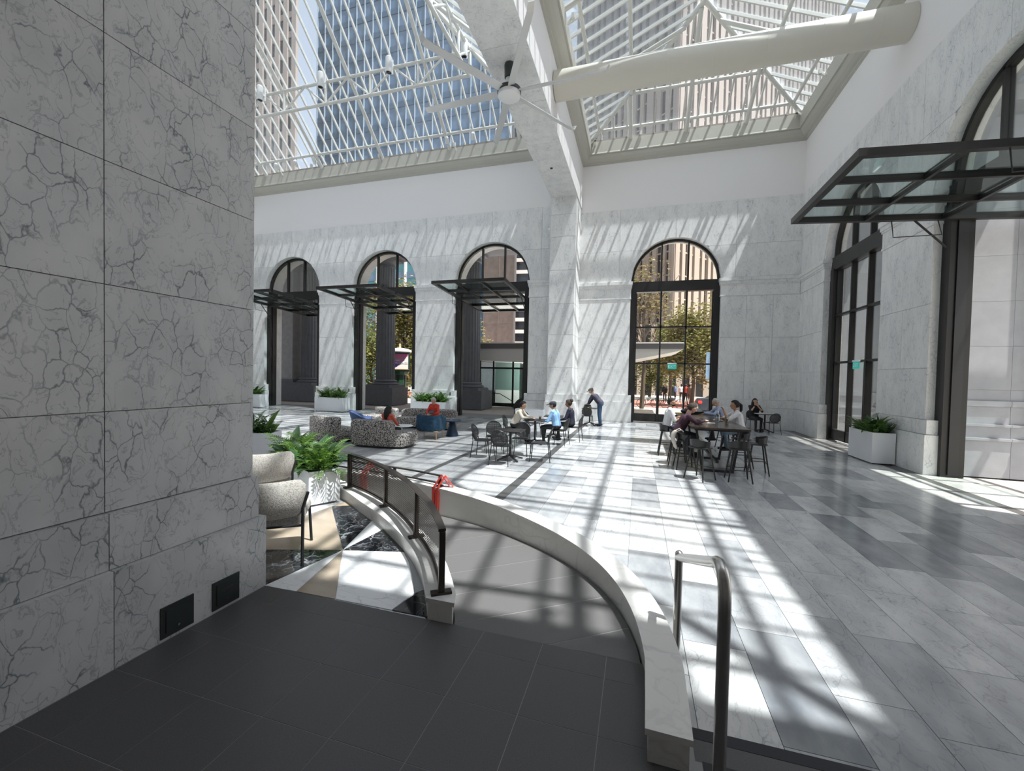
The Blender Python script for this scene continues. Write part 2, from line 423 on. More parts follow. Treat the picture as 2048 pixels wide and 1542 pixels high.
# front wall (behind and beside the camera), entry passage, far left wall
MB().box((2.3, .55, 0), (7.1, 1.0, ZG)).box((-2.93, .55, 4.6), (2.3, 1.0, ZG)).box((-29, .55, 0), (-4.05, 1.0, ZG)).box((-4.05, .55, 10.2), (-2.93, 1.0, ZG)).build('wall_front', 'plaster', label='white front wall on either side of the entry', cat='wall', kind='structure')
MB().box((-28.6, 1.0, 0), (-28, 20, ZG)).build('wall_lounge_side', 'plaster', label='white side wall at the far end of the lounge', cat='wall', kind='structure')
MB().box((-21.9, 1.0, 10), (-22.0, YL, ZG)).build('trim_5', 'plaster', label='white band under the far lounge cornice', cat='trim', kind='structure')
MB().box((2.3, -3, 0), (2.6, .55, 4.6)).box((-3.3, -3.3, 0), (2.6, -3, 4.6)).box((-3.3, -3.3, 4.6), (2.6, 1.0, 4.9)).build('wall_passage', 'plaster', label='white walls of the entry passage behind the viewer', cat='wall', kind='structure')

MB().box((-2.93, .55, 9.0), (2.3, 1.73, 9.3)).box((-2.93, 1.73, 9.0), (-.6, 2.55, 9.3)).build('entry_shade_canopy', 'plaster', label='unseen white canopy added above the view to shade the entry landing', cat='canopy', kind='structure')  # added out of view to keep the sun off the landing and near pier
# near marble pier on the left
np_ = thing('wall_left', label='large grey veined marble pier close on the left', cat='wall', kind='structure')
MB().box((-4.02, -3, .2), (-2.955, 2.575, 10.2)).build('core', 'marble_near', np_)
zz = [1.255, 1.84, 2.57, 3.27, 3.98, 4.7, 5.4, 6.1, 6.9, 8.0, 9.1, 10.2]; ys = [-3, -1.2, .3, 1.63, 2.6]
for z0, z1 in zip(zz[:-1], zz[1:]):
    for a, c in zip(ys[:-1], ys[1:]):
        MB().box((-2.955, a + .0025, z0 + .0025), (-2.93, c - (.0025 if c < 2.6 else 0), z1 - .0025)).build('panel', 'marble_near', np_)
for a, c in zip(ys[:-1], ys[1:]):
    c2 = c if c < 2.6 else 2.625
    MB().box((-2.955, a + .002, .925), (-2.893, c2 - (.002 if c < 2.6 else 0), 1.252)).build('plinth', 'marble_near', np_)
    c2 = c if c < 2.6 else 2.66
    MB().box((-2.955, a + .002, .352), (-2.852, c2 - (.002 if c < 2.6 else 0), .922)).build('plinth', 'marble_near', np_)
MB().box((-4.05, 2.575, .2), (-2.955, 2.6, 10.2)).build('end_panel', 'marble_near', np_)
def outlet(name, px0, px1, label, mark):
    a = ray(*px0); b = ray(*px1); x = -2.85
    A = Vector((0, 0, CAMZ)) + a*(x/a.x); B = Vector((0, 0, CAMZ)) + b*(x/b.x)
    y0, y1 = A.y, B.y; z0, z1 = .375, .375 + (B.y - A.y)*1.0
    t = thing(name, (x, (y0 + y1)/2, z0), label=label, cat='outlet cover')
    w2 = (y1 - y0)/2; h = .2
    MB().box((0, -w2, 0), (.008, w2, h)).build('plate', 'outlet_metal', t)
    f = .028
    MB().box((.008, -w2 + f, f), (.013, w2 - f, h - f)).build('flap', 'outlet_metal', t)
    k = MB().lathe([(.008, 0), (.008, .006)], 12).build('knob', 'steel' if not mark else 'dark_gap', t)
    k.rotation_euler = (0, PI/2, 0); k.location = (.013, 0, f + .022)
    if mark:
        m = MB().bar((.0135, -.045, .125), (.0135, .045, .125), .004, .004).bar((.0135, -.03, .12), (.0135, -.01, .085), .003, .006).bar((.0135, .03, .12), (.0135, .01, .085), .003, .006)
        m.build('embossed_mark', 'dark_gap', t)
outlet('outlet_cover', (320, 1287), (386, 1240), 'dark metal outlet cover with a round knob low on the marble pier', False)
outlet('outlet_cover', (424, 1223), (477, 1196), 'dark metal outlet cover nearer the pier corner with an embossed mark', True)

# ------------------------------------------------------------------ floors
SEAMS = [-2.12] + [-.05 + .455*k for k in range(-4, 14)] + [6.05]
fl = MB().box((-28, .6, -.2), (7.1, 21.1, -.008)).build('floor', 'grout', label='white and grey marble tile floor striped with sunlight', cat='floor', kind='structure')
tiles = []
def lay(x0, x1, y0, y1):
    y = y0 - rnd.random()*.9
    while y < y1:
        L = rnd.choice((.92, 1.06, 1.2)); a, b = max(y, y0), min(y + L, y1)
        if b - a > .1:
            cx, cy = (x0 + x1)/2, (a + b)/2
            if not (cy < 5.2 and cx < -.2 and math.hypot(cx + 6.9, cy + 1.24) < 7.6) and not (cy < 2.3): tiles.append((x0, x1, a, b))
        y += L
for a, c in zip(SEAMS[:-1], SEAMS[1:]): lay(a, c, 2.2, 20.5)
xs = [-4.2, -3.74, -3.28, -2.82, -2.3]
for a, c in zip(xs[:-1], xs[1:]): lay(a, c, 2.2, 19.3)
xs = [-4.35 - .455*k for k in range(53)]
for a, c in zip(xs[1:], xs[:-1]): lay(a, c, 1.0, 19.3)
vis = [t for t in tiles if abs((t[0] + t[1])/2) < 40]
def shows(t):
    c = CAMR.transposed() @ Vector(((t[0] + t[1])/2, (t[2] + t[3])/2, -CAMZ))
    if c.z > -.5: return -1
    x = W/2 + FPX*c.x/-c.z
    return (1/(c.z*c.z)) if 500 < x < 2200 else -1
tiles.sort(key=lambda t: -shows(t))
cache = {}
def tile_mesh(w, l, mat, h=.012, g=.0022):
    k = (round(w, 3), round(l, 3), mat)
    if k not in cache: cache[k] = MB().box((-w/2 + g, -l/2 + g, -h), (w/2 - g, l/2 - g, 0)).mesh('tile', mat)
    return cache[k]
for x0, x1, a, b in tiles[:290]:
    link('tile', tile_mesh(x1 - x0, b - a, 'marble_floor'), fl, ((x0 + x1)/2, (a + b)/2, 0))
m = MB()
for x0, x1, a, b in tiles[290:]: m.box((x0 + .0022, a + .0022, -.012), (x1 - .0022, b - .0022, 0))
for yy in [8.3 + .48*k for k in range(8)] + [14.3 + .48*k for k in range(8)]:
    m.box((6.26, yy + .002, -.012), (6.95, yy + .478, 0))
o = m.build('far_tiles', 'marble_floor', fl, kind='stuff')
for x0, x1, y0, y1 in ((-2.3, -2.12, 2.3, 18.76), (-4.35, -4.2, 2.3, 18.76), (6.05, 6.25, 2.3, 20.5), (-2.12, 6.05, 20.35, 20.45)):
    MB().box((x0 + .003, y0, -.012), (x1 - .003, y1, .0005)).build('dark_band', 'band', fl)

# entry landing of dark tiles, one step down to the marble
ld = MB().box((-2.94, -3, -.1), (4.2, 2.055, .3485)).box((-2.94, 2.055, -.1), (.3, 2.655, .3485)).build('landing', 'grout_dark', label='dark grey tiled landing in the foreground', cat='landing', kind='structure')
sx = [-2.85, -2.59] + [-2.18 + .408*k for k in range(0, 16)]
sy = [2.66, 2.455, 2.045, 1.635, 1.225, .815, .405, -.005, -.4]
for i in range(len(sx) - 1):
    for j in range(len(sy) - 1):
        x0, x1, y0, y1 = sx[i], sx[i + 1], sy[j + 1], sy[j]
        if x0 > .2 and y1 > 2.06: continue
        if x0 > 3.5: continue
        if x0 > .2 and abs(y1 - 2.045) < .01: y1 = 1.99
        link('tile', tile_mesh(x1 - x0, y1 - y0, 'tile_dark', .01, .002), ld, ((x0 + x1)/2, (y0 + y1)/2, .35))
MB().box((.33, 1.99, .34), (4.2, 2.06, .351)).build('nosing', 'nosing', ld)
st = MB().box((.3, 2.055, -.1), (4.2, 2.47, .17)).build('step', 'tile_dark', label='low dark step from the landing to the marble floor', cat='step', kind='structure')
MB().box((.3, 2.40, .17), (4.2, 2.475, .176)).build('nosing', 'nosing', st)
MB().box((.3, 2.06, .17), (4.2, 2.398, .175)).build('tread', 'tile_dark', st)

# curved ramp and its kerbs
def spline(P, n=10):
    P = [Vector(p) for p in P]; out = []
    for i in range(len(P) - 1):
        a, b, c, d = P[max(i - 1, 0)], P[i], P[i + 1], P[min(i + 2, len(P) - 1)]
        for k in range(n):
            t = k/n
            out.append(.5*((2*b) + (c - a)*t + (2*a - 5*b + 4*c - d)*t*t + (3*b - a - 3*c + d)*t*t*t))
    out.append(P[-1]); return out
ROUT = spline([(.28, 1.98), (.285, 2.3), (.28, 2.58), (.21, 3.0), (.07, 3.42), (-.15, 3.82), (-.5, 4.24), (-1.02, 4.68), (-1.7, 5.12), (-2.55, 5.48), (-3.4, 5.7), (-4.8, 5.9), (-6.2, 6.0)])
def off(C_, d):
    out = []
    for i, p in enumerate(C_):
        t = (C_[min(i + 1, len(C_) - 1)] - C_[max(i - 1, 0)]).normalized()
        out.append(p + Vector((-t.y, t.x))*d)
    return out
RIN = off(ROUT, .205)
LIN = spline([(-1.405, 2.66), (-1.55, 2.89), (-1.74, 3.16), (-2.0, 3.45), (-2.35, 3.76), (-2.76, 4.08), (-3.2, 4.37), (-3.78, 4.76), (-4.3, 5.0), (-5.2, 5.32), (-6.4, 5.48)])
LOUT = off(LIN, -.215); LOUT[0] = Vector((-1.185, 2.66)); LOUT = [LOUT[0]] + [Vector((p.x, max(p.y, 2.66 + .01*i))) for i, p in enumerate(LOUT[1:], 1)]
def kerb(name, label, A, B, z0, zt):
    t = thing(name, (A[0].x, A[0].y, z0), label=label, cat='kerb', kind='structure')
    o = Vector((A[0].x, A[0].y, z0))
    def strip(A, B, za, zb):
        m = MB(); n = len(A); P = []
        for p in A: P += [Vector((p.x, p.y, za)) - o, Vector((p.x, p.y, zb)) - o]
        for p in B: P += [Vector((p.x, p.y, za)) - o, Vector((p.x, p.y, zb)) - o]
        F = []
        for i in range(n - 1):
            a = 2*i; b = 2*n + 2*i
            F += [(a, a + 1, a + 3, a + 2), (b, b + 2, b + 3, b + 1), (a + 1, b + 1, b + 3, a + 3), (a, a + 2, b + 2, b)]
        F += [(0, 2*n, 2*n + 1, 1), (2*n - 2, 2*n - 1, 4*n - 1, 4*n - 2)]
        return m.add(P, F)
    mid = [(a + b)/2 for a, b in zip(A, B)]
    Ai = [c + (a - c)*.86 for a, c in zip(A, mid)]; Bi = [c + (a - c)*.86 for a, c in zip(B, mid)]
    strip(Ai, Bi, z0, zt - .03).build('kerb_wall', 'marble_coping', t, True)
    n = len(A) - 1; cuts = [round(n*k/6) for k in range(7)]
    for a, c in zip(cuts[:-1], cuts[1:]):
        strip(A[a:c + 1], B[a:c + 1], zt - .03, zt).build('coping', 'marble_coping', t, True)
    return t
kerb('kerb_outer', 'broad curved pale stone kerb on the outer side of the ramp', ROUT, RIN, 0, .5)
kerb('kerb_inner', 'curved pale stone kerb under the perforated metal screen', LIN, LOUT, 0, .5)

def clip(poly, n, d):
    out = []
    for i in range(len(poly)):
        a, b = poly[i], poly[(i + 1) % len(poly)]; da, db = a.dot(n) - d, b.dot(n) - d
        if da >= 0: out.append(a)
        if (da >= 0) != (db >= 0): out.append(a + (b - a)*(da/(da - db)))
    return out
def zramp(p):
    th = math.atan2(p.y - 2.0, p.x + 3.3); t0, t1 = .22, 1.9
    return .35 - .34*min(max((th - t0)/(t1 - t0), 0), 1)
ri = [p for p in RIN if p.y > 2.66]; rp = [Vector((ri[0].x, 2.66))] + ri + [Vector((-6.3, 5.6))] + list(reversed(LOUT))
rp = [Vector((p.x, max(p.y, 2.66))) for p in rp]
def resample(C_, n):
    L = [0]
    for p, q in zip(C_[:-1], C_[1:]): L.append(L[-1] + (q - p).length)
    out = []; i = 0
    for k in range(n + 1):
        t = L[-1]*k/n
        while i < len(C_) - 2 and L[i + 1] < t: i += 1
        out.append(C_[i].lerp(C_[i + 1], (t - L[i])/max(L[i + 1] - L[i], 1e-9)))
    return out
def ramp_grid(dz):
    A = resample([Vector((ri[0].x, 2.66))] + ri, 70); B = resample([Vector((p.x, max(p.y, 2.66))) for p in LOUT], 70)
    bm = bmesh.new(); G_ = []
    for a, b in zip(A, B):
        row = []
        for j in range(9): p = a.lerp(b, j/8); row.append(bm.verts.new((p.x, p.y, zramp(p) + dz)))
        G_.append(row)
    for i in range(70):
        for j in range(8): bm.faces.new((G_[i][j], G_[i + 1][j], G_[i + 1][j + 1], G_[i][j + 1]))
    bmesh.ops.recalc_face_normals(bm, faces=bm.faces)
    return bm
def bm_link(bm, name, mat, parent):
    me = bpy.data.meshes.new(name); bm.to_mesh(me); bm.free(); me.materials.append(MATS[mat])
    if me.polygons and me.polygons[0].normal.z < 0: me.flip_normals()
    return link(name, me, parent)
nrm = Vector((-.61, .79))
rb = thing('ramp', (0, 0, 0), label='grey tiled ramp curving down between the two kerbs', cat='ramp', kind='structure')
bm_link(ramp_grid(-.0018), 'bedding', 'grout_light', rb)
d = min(p.dot(nrm) for p in rp) - .1; dmax = max(p.dot(nrm) for p in rp)
while d < dmax:
    bm = ramp_grid(0)
    for dd, sg in ((d + .0045, 1), (d + .4555, -1)):
        geom = bm.verts[:] + bm.edges[:] + bm.faces[:]
        bmesh.ops.bisect_plane(bm, geom=geom, plane_co=(nrm.x*dd, nrm.y*dd, 0), plane_no=(-nrm.x*sg, -nrm.y*sg, 0), clear_outer=True)
    if len(bm.faces): bm_link(bm, 'tile', 'tile_ramp', rb)
    else: bm.free()
    d += .46

# raised platform with the compass inlay
pf = [Vector((p.x, p.y)) for p in LIN] + [Vector((-8, 5.5)), Vector((-9.5, 5.1)), Vector((-11, 4.2)), Vector((-12.2, 2.66)), Vector((-12.2, 1.0)), Vector((-4.03, 1.0)), Vector((-4.03, 2.66))]
pl = MB(); pl.prism([(p.x, p.y) for p in pf], lambda u, v, w: (u, v, w), 0, .342)
pl = pl.build('platform', 'marble_white_inlay', label='raised platform with a compass inlay of black white and tan marble', cat='platform', kind='structure')
K = lambda x, y: onz(500 + x*.2148, 1000 + y*.2148, .35).xy
ctr = K(865, 465)
inlay = [
 ([(865, 465), (1160, 170), (1265, 255)], 'marble_white_inlay'), ([(865, 465), (760, 60), (960, 50), (1150, 165), (1160, 170)], 'marble_black'),
 ([(865, 465), (130, 462), (-260, 400), (130, 270), (760, 60)], 'marble_tan'), ([(865, 465), (130, 797), (-600, 1000), (-700, 470), (130, 464)], 'marble_black'),
 ([(865, 465), (430, 851), (130, 799)], 'marble_white_inlay'), ([(865, 465), (795, 921), (430, 852)], 'marble_tan'),
 ([(865, 468), (1432, 482), (1475, 570), (1508, 690), (1535, 868), (1320, 1024), (795, 922)], 'marble_white_inlay'),
 ([(1436, 482), (1500, 484), (1580, 650), (1640, 828), (1538, 868), (1510, 690), (1478, 570)], 'granite'),
 ([(1320, 1026), (1538, 870), (1640, 830), (1660, 1090)], 'marble_black'), ([(865, 466), (1268, 257), (1400, 350), (1500, 480), (1432, 480)], 'marble_black'),
 ([(762, 57), (890, 8), (1000, 48), (960, 48)], 'marble_tan')]
for P, mt in inlay:
    q = [K(*p) for p in P]; c = sum(q, Vector((0, 0)))/len(q)
    q = [c + (p - c)*(1 - .004/max((p - c).length, .05)) for p in q]
    MB().prism([(p.x, p.y) for p in q], lambda u, v, w: (u, v, w), .338, .35).build('inlay_piece', mt, pl)
x = -2.86

# ------------------------------------------------------------------ arched windows and tilting doors
def lunette(fn, c, parent, d0, d1):
    n = 20; fr = MB(); ri_, ro = RO - .11, RO
    for i in range(n):
        a, b = PI*i/n, PI*(i + 1)/n
        q = [(c + r*math.cos(t), ZS + r*math.sin(t)) for r, t in ((ri_, a), (ro, a), (ro, b), (ri_, b))]
        fr.prism(q, fn, d0, d1)
    fr.build('arch_frame', 'bronze', parent)
    MB().prism([(c - RO, 6.15), (c + RO, 6.15), (c + RO, 6.62), (c - RO, 6.62)], fn, d0 - .06, d1 + .08).build('transom', 'bronze', parent)
    for x in (-.58, .58):
        h = math.sqrt((RO - .05)**2 - x*x)
        MB().prism([(c + x - .035, 6.6), (c + x + .035, 6.6), (c + x + .035, ZS + h), (c + x - .035, ZS + h)], fn, d0, d1).build('mullion', 'bronze', parent)
    for x0, x1 in ((-RO + .1, -.615), (-.545, .545), (.615, RO - .1)):
        q = [(c + x0, ZS)] + [(c + x1, ZS)] + [(c + x1 + (x0 - x1)*i/10, ZS + math.sqrt(max((RO - .1)**2 - (x1 + (x0 - x1)*i/10)**2, 0.0001))) for i in range(11)]
        MB().prism(q, fn, (d0 + d1)/2 - .008, (d0 + d1)/2 + .008).build('pane', 'glass_clear', parent)
def jambs(fn, c, parent, d0, d1, wj):
    for s in (-1, 1):
        a, b = sorted((c + s*RO, c + s*(RO - wj)))
        MB().prism([(a, 0), (b, 0), (b, 6.2), (a, 6.2)], fn, d0, d1).build('jamb', 'bronze', parent)
        a, b = sorted((c + s*(RO - wj - .035), c + s*(RO - wj + .01)))
        MB().prism([(a, 0.05), (b, 0.05), (b, 6.1), (a, 6.1)], fn, d0 + .12, d1 - .12).build('guide_rail', 'black_metal', parent)
def closed_window(name, label, fn, c, d0=-.42, d1=-.26):
    t = thing(name, label=label, cat='window', kind='structure')
    lunette(fn, c, t, d0, d1); jambs(fn, c, t, d0 - .05, d1 + .1, .27)
    a, b = c - RO + .27, c + RO - .27; w3 = (b - a)/3
    zr = [.42, 2.8, 4.5, 6.15]
    for i in (1, 2): MB().prism([(a + w3*i - .035, .06), (a + w3*i + .035, .06), (a + w3*i + .035, 6.15), (a + w3*i - .035, 6.15)], fn, d0, d1).build('mullion', 'bronze', t)
    for z in zr[1:3]: MB().prism([(a, z - .035), (b, z - .035), (b, z + .035), (a, z + .035)], fn, d0, d1).build('rail', 'bronze', t)
    MB().prism([(a, .06), (b, .06), (b, .42), (a, .42)], fn, d0, d1).build('kick_plate', 'bronze', t)
    MB().prism([(a + w3 - .09, .06), (a + w3 + .02, .06), (a + w3 + .02, 2.8), (a + w3 - .09, 2.8)], fn, d0 - .01, d1 + .02).build('door_stile', 'bronze', t)
    for i in range(3):
        for z0, z1 in zip(zr[:-1], zr[1:]):
            MB().prism([(a + w3*i + .03, z0 + .03), (a + w3*(i + 1) - .03, z0 + .03), (a + w3*(i + 1) - .03, z1 - .03), (a + w3*i + .03, z1 - .03)], fn, (d0 + d1)/2 - .008, (d0 + d1)/2 + .008).build('pane', 'glass_clear', t)
    return t
def open_door(name, label, fn, c, flip, d0=-.42, d1=-.26):
    """doorway with its glazed leaf tilted up to the horizontal; v runs from the room outwards"""
    t = thing(name, label=label, cat='door', kind='structure')
    lunette(fn, c, t, d0, d1); jambs(fn, c, t, d0 - .15, d1 + .12, .27)
    hw = RO - .27; zi, L0, L1 = 6.02, 2.95, -3.0
    P = lambda u, d, dz=0: fn(c + u, zi + (d - L0)*.055 + dz, d)
    us = [-hw, -hw/3, hw/3, hw]; ds = [L0, L0 - 1.45, L0 - 2.9, L0 - 4.35, L1 + .05]
    for i, u in enumerate(us):
        wd = .12 if i in (0, 3) else .07
        MB().bar(P(u - (wd/2 if i == 3 else -wd/2 if i == 0 else 0), L0), P(u - (wd/2 if i == 3 else -wd/2 if i == 0 else 0), L1), wd, .13).build('leaf_stile', 'bronze', t)
    for i, d in enumerate(ds):
        wd = .12 if i in (0, 4) else .07
        MB().bar(P(-hw, d), P(hw, d), wd, .13).build('leaf_rail', 'bronze', t)
    for i in range(3):
        for j in range(4):
            a, b, e, f = us[i] + .05, us[i + 1] - .05, ds[j] - .05, ds[j + 1] + .05
            MB().add([P(a, e, dz) for dz in (0,)] + [P(b, e), P(b, f), P(a, f), P(a, e, .012), P(b, e, .012), P(b, f, .012), P(a, f, .012)],
                     [(0, 1, 2, 3), (4, 5, 6, 7), (0, 1, 5, 4), (1, 2, 6, 5), (2, 3, 7, 6), (3, 0, 4, 7)]).build('pane', 'glass_door', t)
    for s in (-1, 1):
        MB().tube([fn(c + s*(hw + .05), 5.2, -.1), P(s*(hw - .02), .6)], .022, 8).build('lift_arm', 'black_metal', t)
        MB().tube([P(s*(hw - .05), .15), fn(c + s*(hw - .05), zi - .55, .05), fn(c + s*(hw - .05), zi - .55, .95), P(s*(hw - .05), 1.0)], .012, 6).build('bracket', 'black_metal', t)
    return t
closed_window('window_1', 'tall dark framed arched window in the rear wall behind the long table', mapY(YB), 1.49)
closed_window('window_2', 'dark framed arched window in the right wall behind the white planter', mapX(XR), CR[0])
open_door('door_1', 'arched doorway on the right with its large glazed leaf tilted overhead', mapX(XR), CR[1], 1)
open_door('door_2', 'arched doorway next to the pilaster with its glazed leaf tilted up', mapY(YL), CL[0], 1)
open_door('door_3', 'middle arched doorway behind the lounge with its leaf tilted up', mapY(YL), CL[1], 1)
open_door('door_4', 'leftmost arched doorway behind the lounge with its leaf tilted up', mapY(YL), CL[2], 1)

# ------------------------------------------------------------------ skylights
def skylight(name, label, x0, x1, y0, y1, z0, s, step, chord, prin):
    t = thing(name, (0, 0, 0), label=label, cat='skylight', kind='structure')
    hx, hy = (x1 - x0)/2, (y1 - y0)/2; h = min(hx, hy); cx, cy = (x0 + x1)/2, (y0 + y1)/2
    zt = z0 + h*s
    A = Vector((cx, cy - (hy - h), zt)) if hy >= hx else Vector((cx - (hx - h), cy, zt))
    B = Vector((cx, cy + (hy - h), zt)) if hy >= hx else Vector((cx + (hx - h), cy, zt))
    n = -.02
    def rise(side, k):            # foot and head of a glazing bar on one slope, k along the eave
        if side in 'EW':
            d = min(h, k - y0, y1 - k); d = max(d, 0); x = x1 if side == 'E' else x0; sg = -1 if side == 'E' else 1
            return Vector((x, k, z0)), Vector((x + sg*d, k, z0 + d*s))
        d = min(h, k - x0, x1 - k); d = max(d, 0); y = y1 if side == 'N' else y0; sg = -1 if side == 'N' else 1
        return Vector((k, y, z0)), Vector((k, y + sg*d, z0 + d*s))
    for side in 'EWNS':
        lo, hi = (y0, y1) if side in 'EW' else (x0, x1); N_ = round((hi - lo)/step); st_ = (hi - lo)/N_
        mid = (lo + hi)/2
        for i in range(1, N_):
            f, g = rise(side, lo + st_*i)
            if (g - f).length > .25: MB().bar(f, g, .055, .11).build('glazing_bar', 'sky_steel', t)
        dz = Vector((0, 0, .045))
        for i in range(N_):
            a, b = lo + st_*i + .02, lo + st_*(i + 1) - .02
            ks = [a, b]
            fa, ga = rise(side, a); fb, gb = rise(side, b)
            pts = [fa, fb, gb, ga]
            if (ga - fa).length < .02: pts = [fa, fb, gb]
            elif (gb - fb).length < .02: pts = [fa, fb, ga]
            k = len(pts)
            MB().add([p + dz for p in pts] + [p + dz*1.3 for p in pts], [tuple(range(k)), tuple(range(k, 2*k))] + [(j, (j + 1) % k, k + (j + 1) % k, k + j) for j in range(k)]).build('pane', 'glass_sky', t)
        for q in prin:
            if side in 'NS' and x0 + .6 < q < x1 - .6:
                f, g = rise(side, q); o_ = Vector((0, 0, -.16)); MB().tube([f + o_, g + o_], .085, 10).build('rafter', 'sky_steel', t, True)
        if side in 'EW':
            nq = max(2, round((y1 - y0)/4.2))
            for i in range(1, nq):
                f, g = rise(side, y0 + (y1 - y0)*i/nq); o_ = Vector((0, 0, -.16)); MB().tube([f + o_, g + o_], .075, 10).build('rafter', 'sky_steel', t, True)
        # pipe just inside the eave and a purlin truss higher up
        def along(ins, dz_, r, nm):
            if side in 'EW': x = x1 - ins if side == 'E' else x0 + ins; a, b = Vector((x, y0 + ins, z0 + ins*s + dz_)), Vector((x, y1 - ins, z0 + ins*s + dz_))
            else: y = y1 - ins if side == 'N' else y0 + ins; a, b = Vector((x0 + ins, y, z0 + ins*s + dz_)), Vector((x1 - ins, y, z0 + ins*s + dz_))
            MB().tube([a, b], r, 10).build(nm, 'sky_steel', t, True); return a, b
        along(.5, -.04, .065, 'eave_pipe')
        a, b = along(chord[0], -.16, .07, 'purlin')
        if chord[1]:
            e, f = along(chord[0], -.16 - chord[1], .075, 'lower_chord')
            nn = max(2, round((b - a).length/1.15))
            for i in range(nn + 1):
                p_, q_ = a.lerp(b, i/nn), e.lerp(f, i/nn)
                if i % 2 == 0: MB().tube([p_, q_], .06, 8).build('web_post', 'sky_steel', t, True)
                if i < nn:
                    p2, q2 = a.lerp(b, (i + 1)/nn), e.lerp(f, (i + 1)/nn)
                    if i % 2 == 0: MB().tube([q_, p2], .045, 8).build('web_diagonal', 'sky_steel', t, True)
                    else: MB().tube([p_, q2], .045, 8).build('web_diagonal', 'sky_steel', t, True)
        kk = round((hi - lo)/2.3)
        for i in range(kk + 1):
            q = lo + .3 + (hi - lo - .6)*i/kk; f, g = rise(side, q)
            inn = (g - f).normalized() if (g - f).length > 0 else Vector((0, 0, 1))
            dirh = Vector((inn.x, inn.y, 0)).normalized() if inn.xy.length > 0 else Vector((0, 0, 0))
            MB().bar(f + dirh*.3 + Vector((0, 0, -.05)), f + dirh*.06 + Vector((0, 0, -.28)), .05, .05).bar(f + dirh*.3 + Vector((0, 0, .06)), f + dirh*.3 + Vector((0, 0, -.12)), .09, .09).build('bracket', 'sky_steel', t)
    for c in ((x0, y0), (x1, y0), (x0, y1), (x1, y1)):
        e = A if (Vector((c[0], c[1], zt)) - A).length < (Vector((c[0], c[1], zt)) - B).length else B
        MB().tube([Vector((c[0], c[1], z0 - .05)), e + Vector((0, 0, -.06))], .09, 10).build('hip', 'sky_steel', t, True)
    if (A - B).length > .2: MB().tube([A + Vector((0, 0, -.06)), B + Vector((0, 0, -.06))], .09, 10).build('ridge', 'sky_steel', t, True)
    m = MB(); w = .12
    for a, b in (((x0, y0), (x1, y0)), ((x1, y0), (x1, y1)), ((x1, y1), (x0, y1)), ((x0, y1), (x0, y0))):
        m.bar((*a, z0 - .03), (*b, z0 - .03), .16, .1)
    m.build('sill', 'sill', t)
    return t
skylight('skylight', 'hipped glass skylight over the dining tables with the round duct below', -2.52, 6.22, 1.26, 20.28, 13.2, .45, .575, (1.95, 0), (-.62, 1.75, 4.12))
skylight('skylight', 'large steep glass skylight with pipe trusses over the lounge', -21.72, -4.28, 1.26, 19.07, 13.2, .88, .58, (2.75, 1.0), (-20.5, -16.7, -12.92, -9.15, -5.6))

# outside apron, portico roof and wing walls on the right
gr = MB().box((-90, 21.1, -.3), (90, 27.2, -.03)).box((7.05, -20, -.3), (90, 21.1, -.03)).build('ground', 'concrete', label='pale pavement outside the building', cat='pavement', kind='structure')
MB().box((-90, 27.2, -.3), (90, 33.5, -.10)).build('ground_street', 'asphalt', label='sunlit street beyond the pavement', cat='street', kind='structure')
MB().box((-90, 33.5, -.3), (90, 44, -.06)).build('ground_brick', 'brick_pave', label='red brick sidewalk across the street', cat='sidewalk', kind='structure')
MB().box((-90, 44, -.3), (90, 160, -.06)).build('ground_far', 'concrete', label='far pavement below the towers', cat='pavement', kind='structure')
for k, y in enumerate((29.6, 29.85)):
    MB().box((-40, y, -.1), (40, y + .1, -.094)).build('lane_line', plain('lane_yellow', (.65, .42, .08), .8) if k == 0 else 'lane_yellow', bpy.data.objects['ground_street'])
rf = MB().box((7.1, -8, 9.5), (8.82, 21.2, 9.9)).build('roof_portico', 'granite_light', label='stone portico roof outside the right wall', cat='roof', kind='structure')
def wing(name, label, y):
    t = thing(name, (7.1, y, 0), label=label, cat='wall', kind='structure')
    MB().box((0.02, .04, 0), (4.6, .7, 9.5)).build('core', 'granite', t)
    zz = [1.75, 2.0, 3.0, 4.02, 5.05, 6.1, 7.2, 8.4, 9.5]
    for r, (z0, z1) in enumerate(zip(zz[:-1], zz[1:])):
        xs = [.05, .95, 2.1, 3.3, 4.6] if r % 2 else [.05, .95, 1.35, 2.7, 4.6]
        xs = [.05, .98, 1.38, 2.7, 4.6]
        for a, b in zip(xs[:-1], xs[1:]): MB().box((a + .002, .02, z0 + .002), (b - .002, .05, z1 - .002)).build('block', 'granite_light', t)
    for z0, z1, d in ((1.62, 1.75, .03), (1.22, 1.62, .0), (1.16, 1.22, .06), (.9, 1.16, .03), (.84, .9, .09), (0, .84, .06)):
        for a, b in ((.03, .98), (.98, 2.7), (2.7, 4.6)): MB().box((a + .003, -d, z0 + .003), (b - .003, .04, z1)).build('plinth_course', 'granite_light', t)
    m = MB()
    m.box((1.42, -.16, 1.75), (1.5, .04, 9.5)).box((1.56, -.2, 1.75), (2.35, .04, 9.5)); m.box((1.40, -.22, 1.62), (2.5, 0, 1.78)).box((1.36, -.26, 1.35), (2.56, 0, 1.5))
    m.build('pilaster', 'granite_light', t)
    return t
wing('wall_wing_near', 'sunlit pale stone wing wall outside the open doorway on the right', 12.3)
wing('wall_wing_far', 'pale stone wing wall seen through the right-hand window', 18.4)
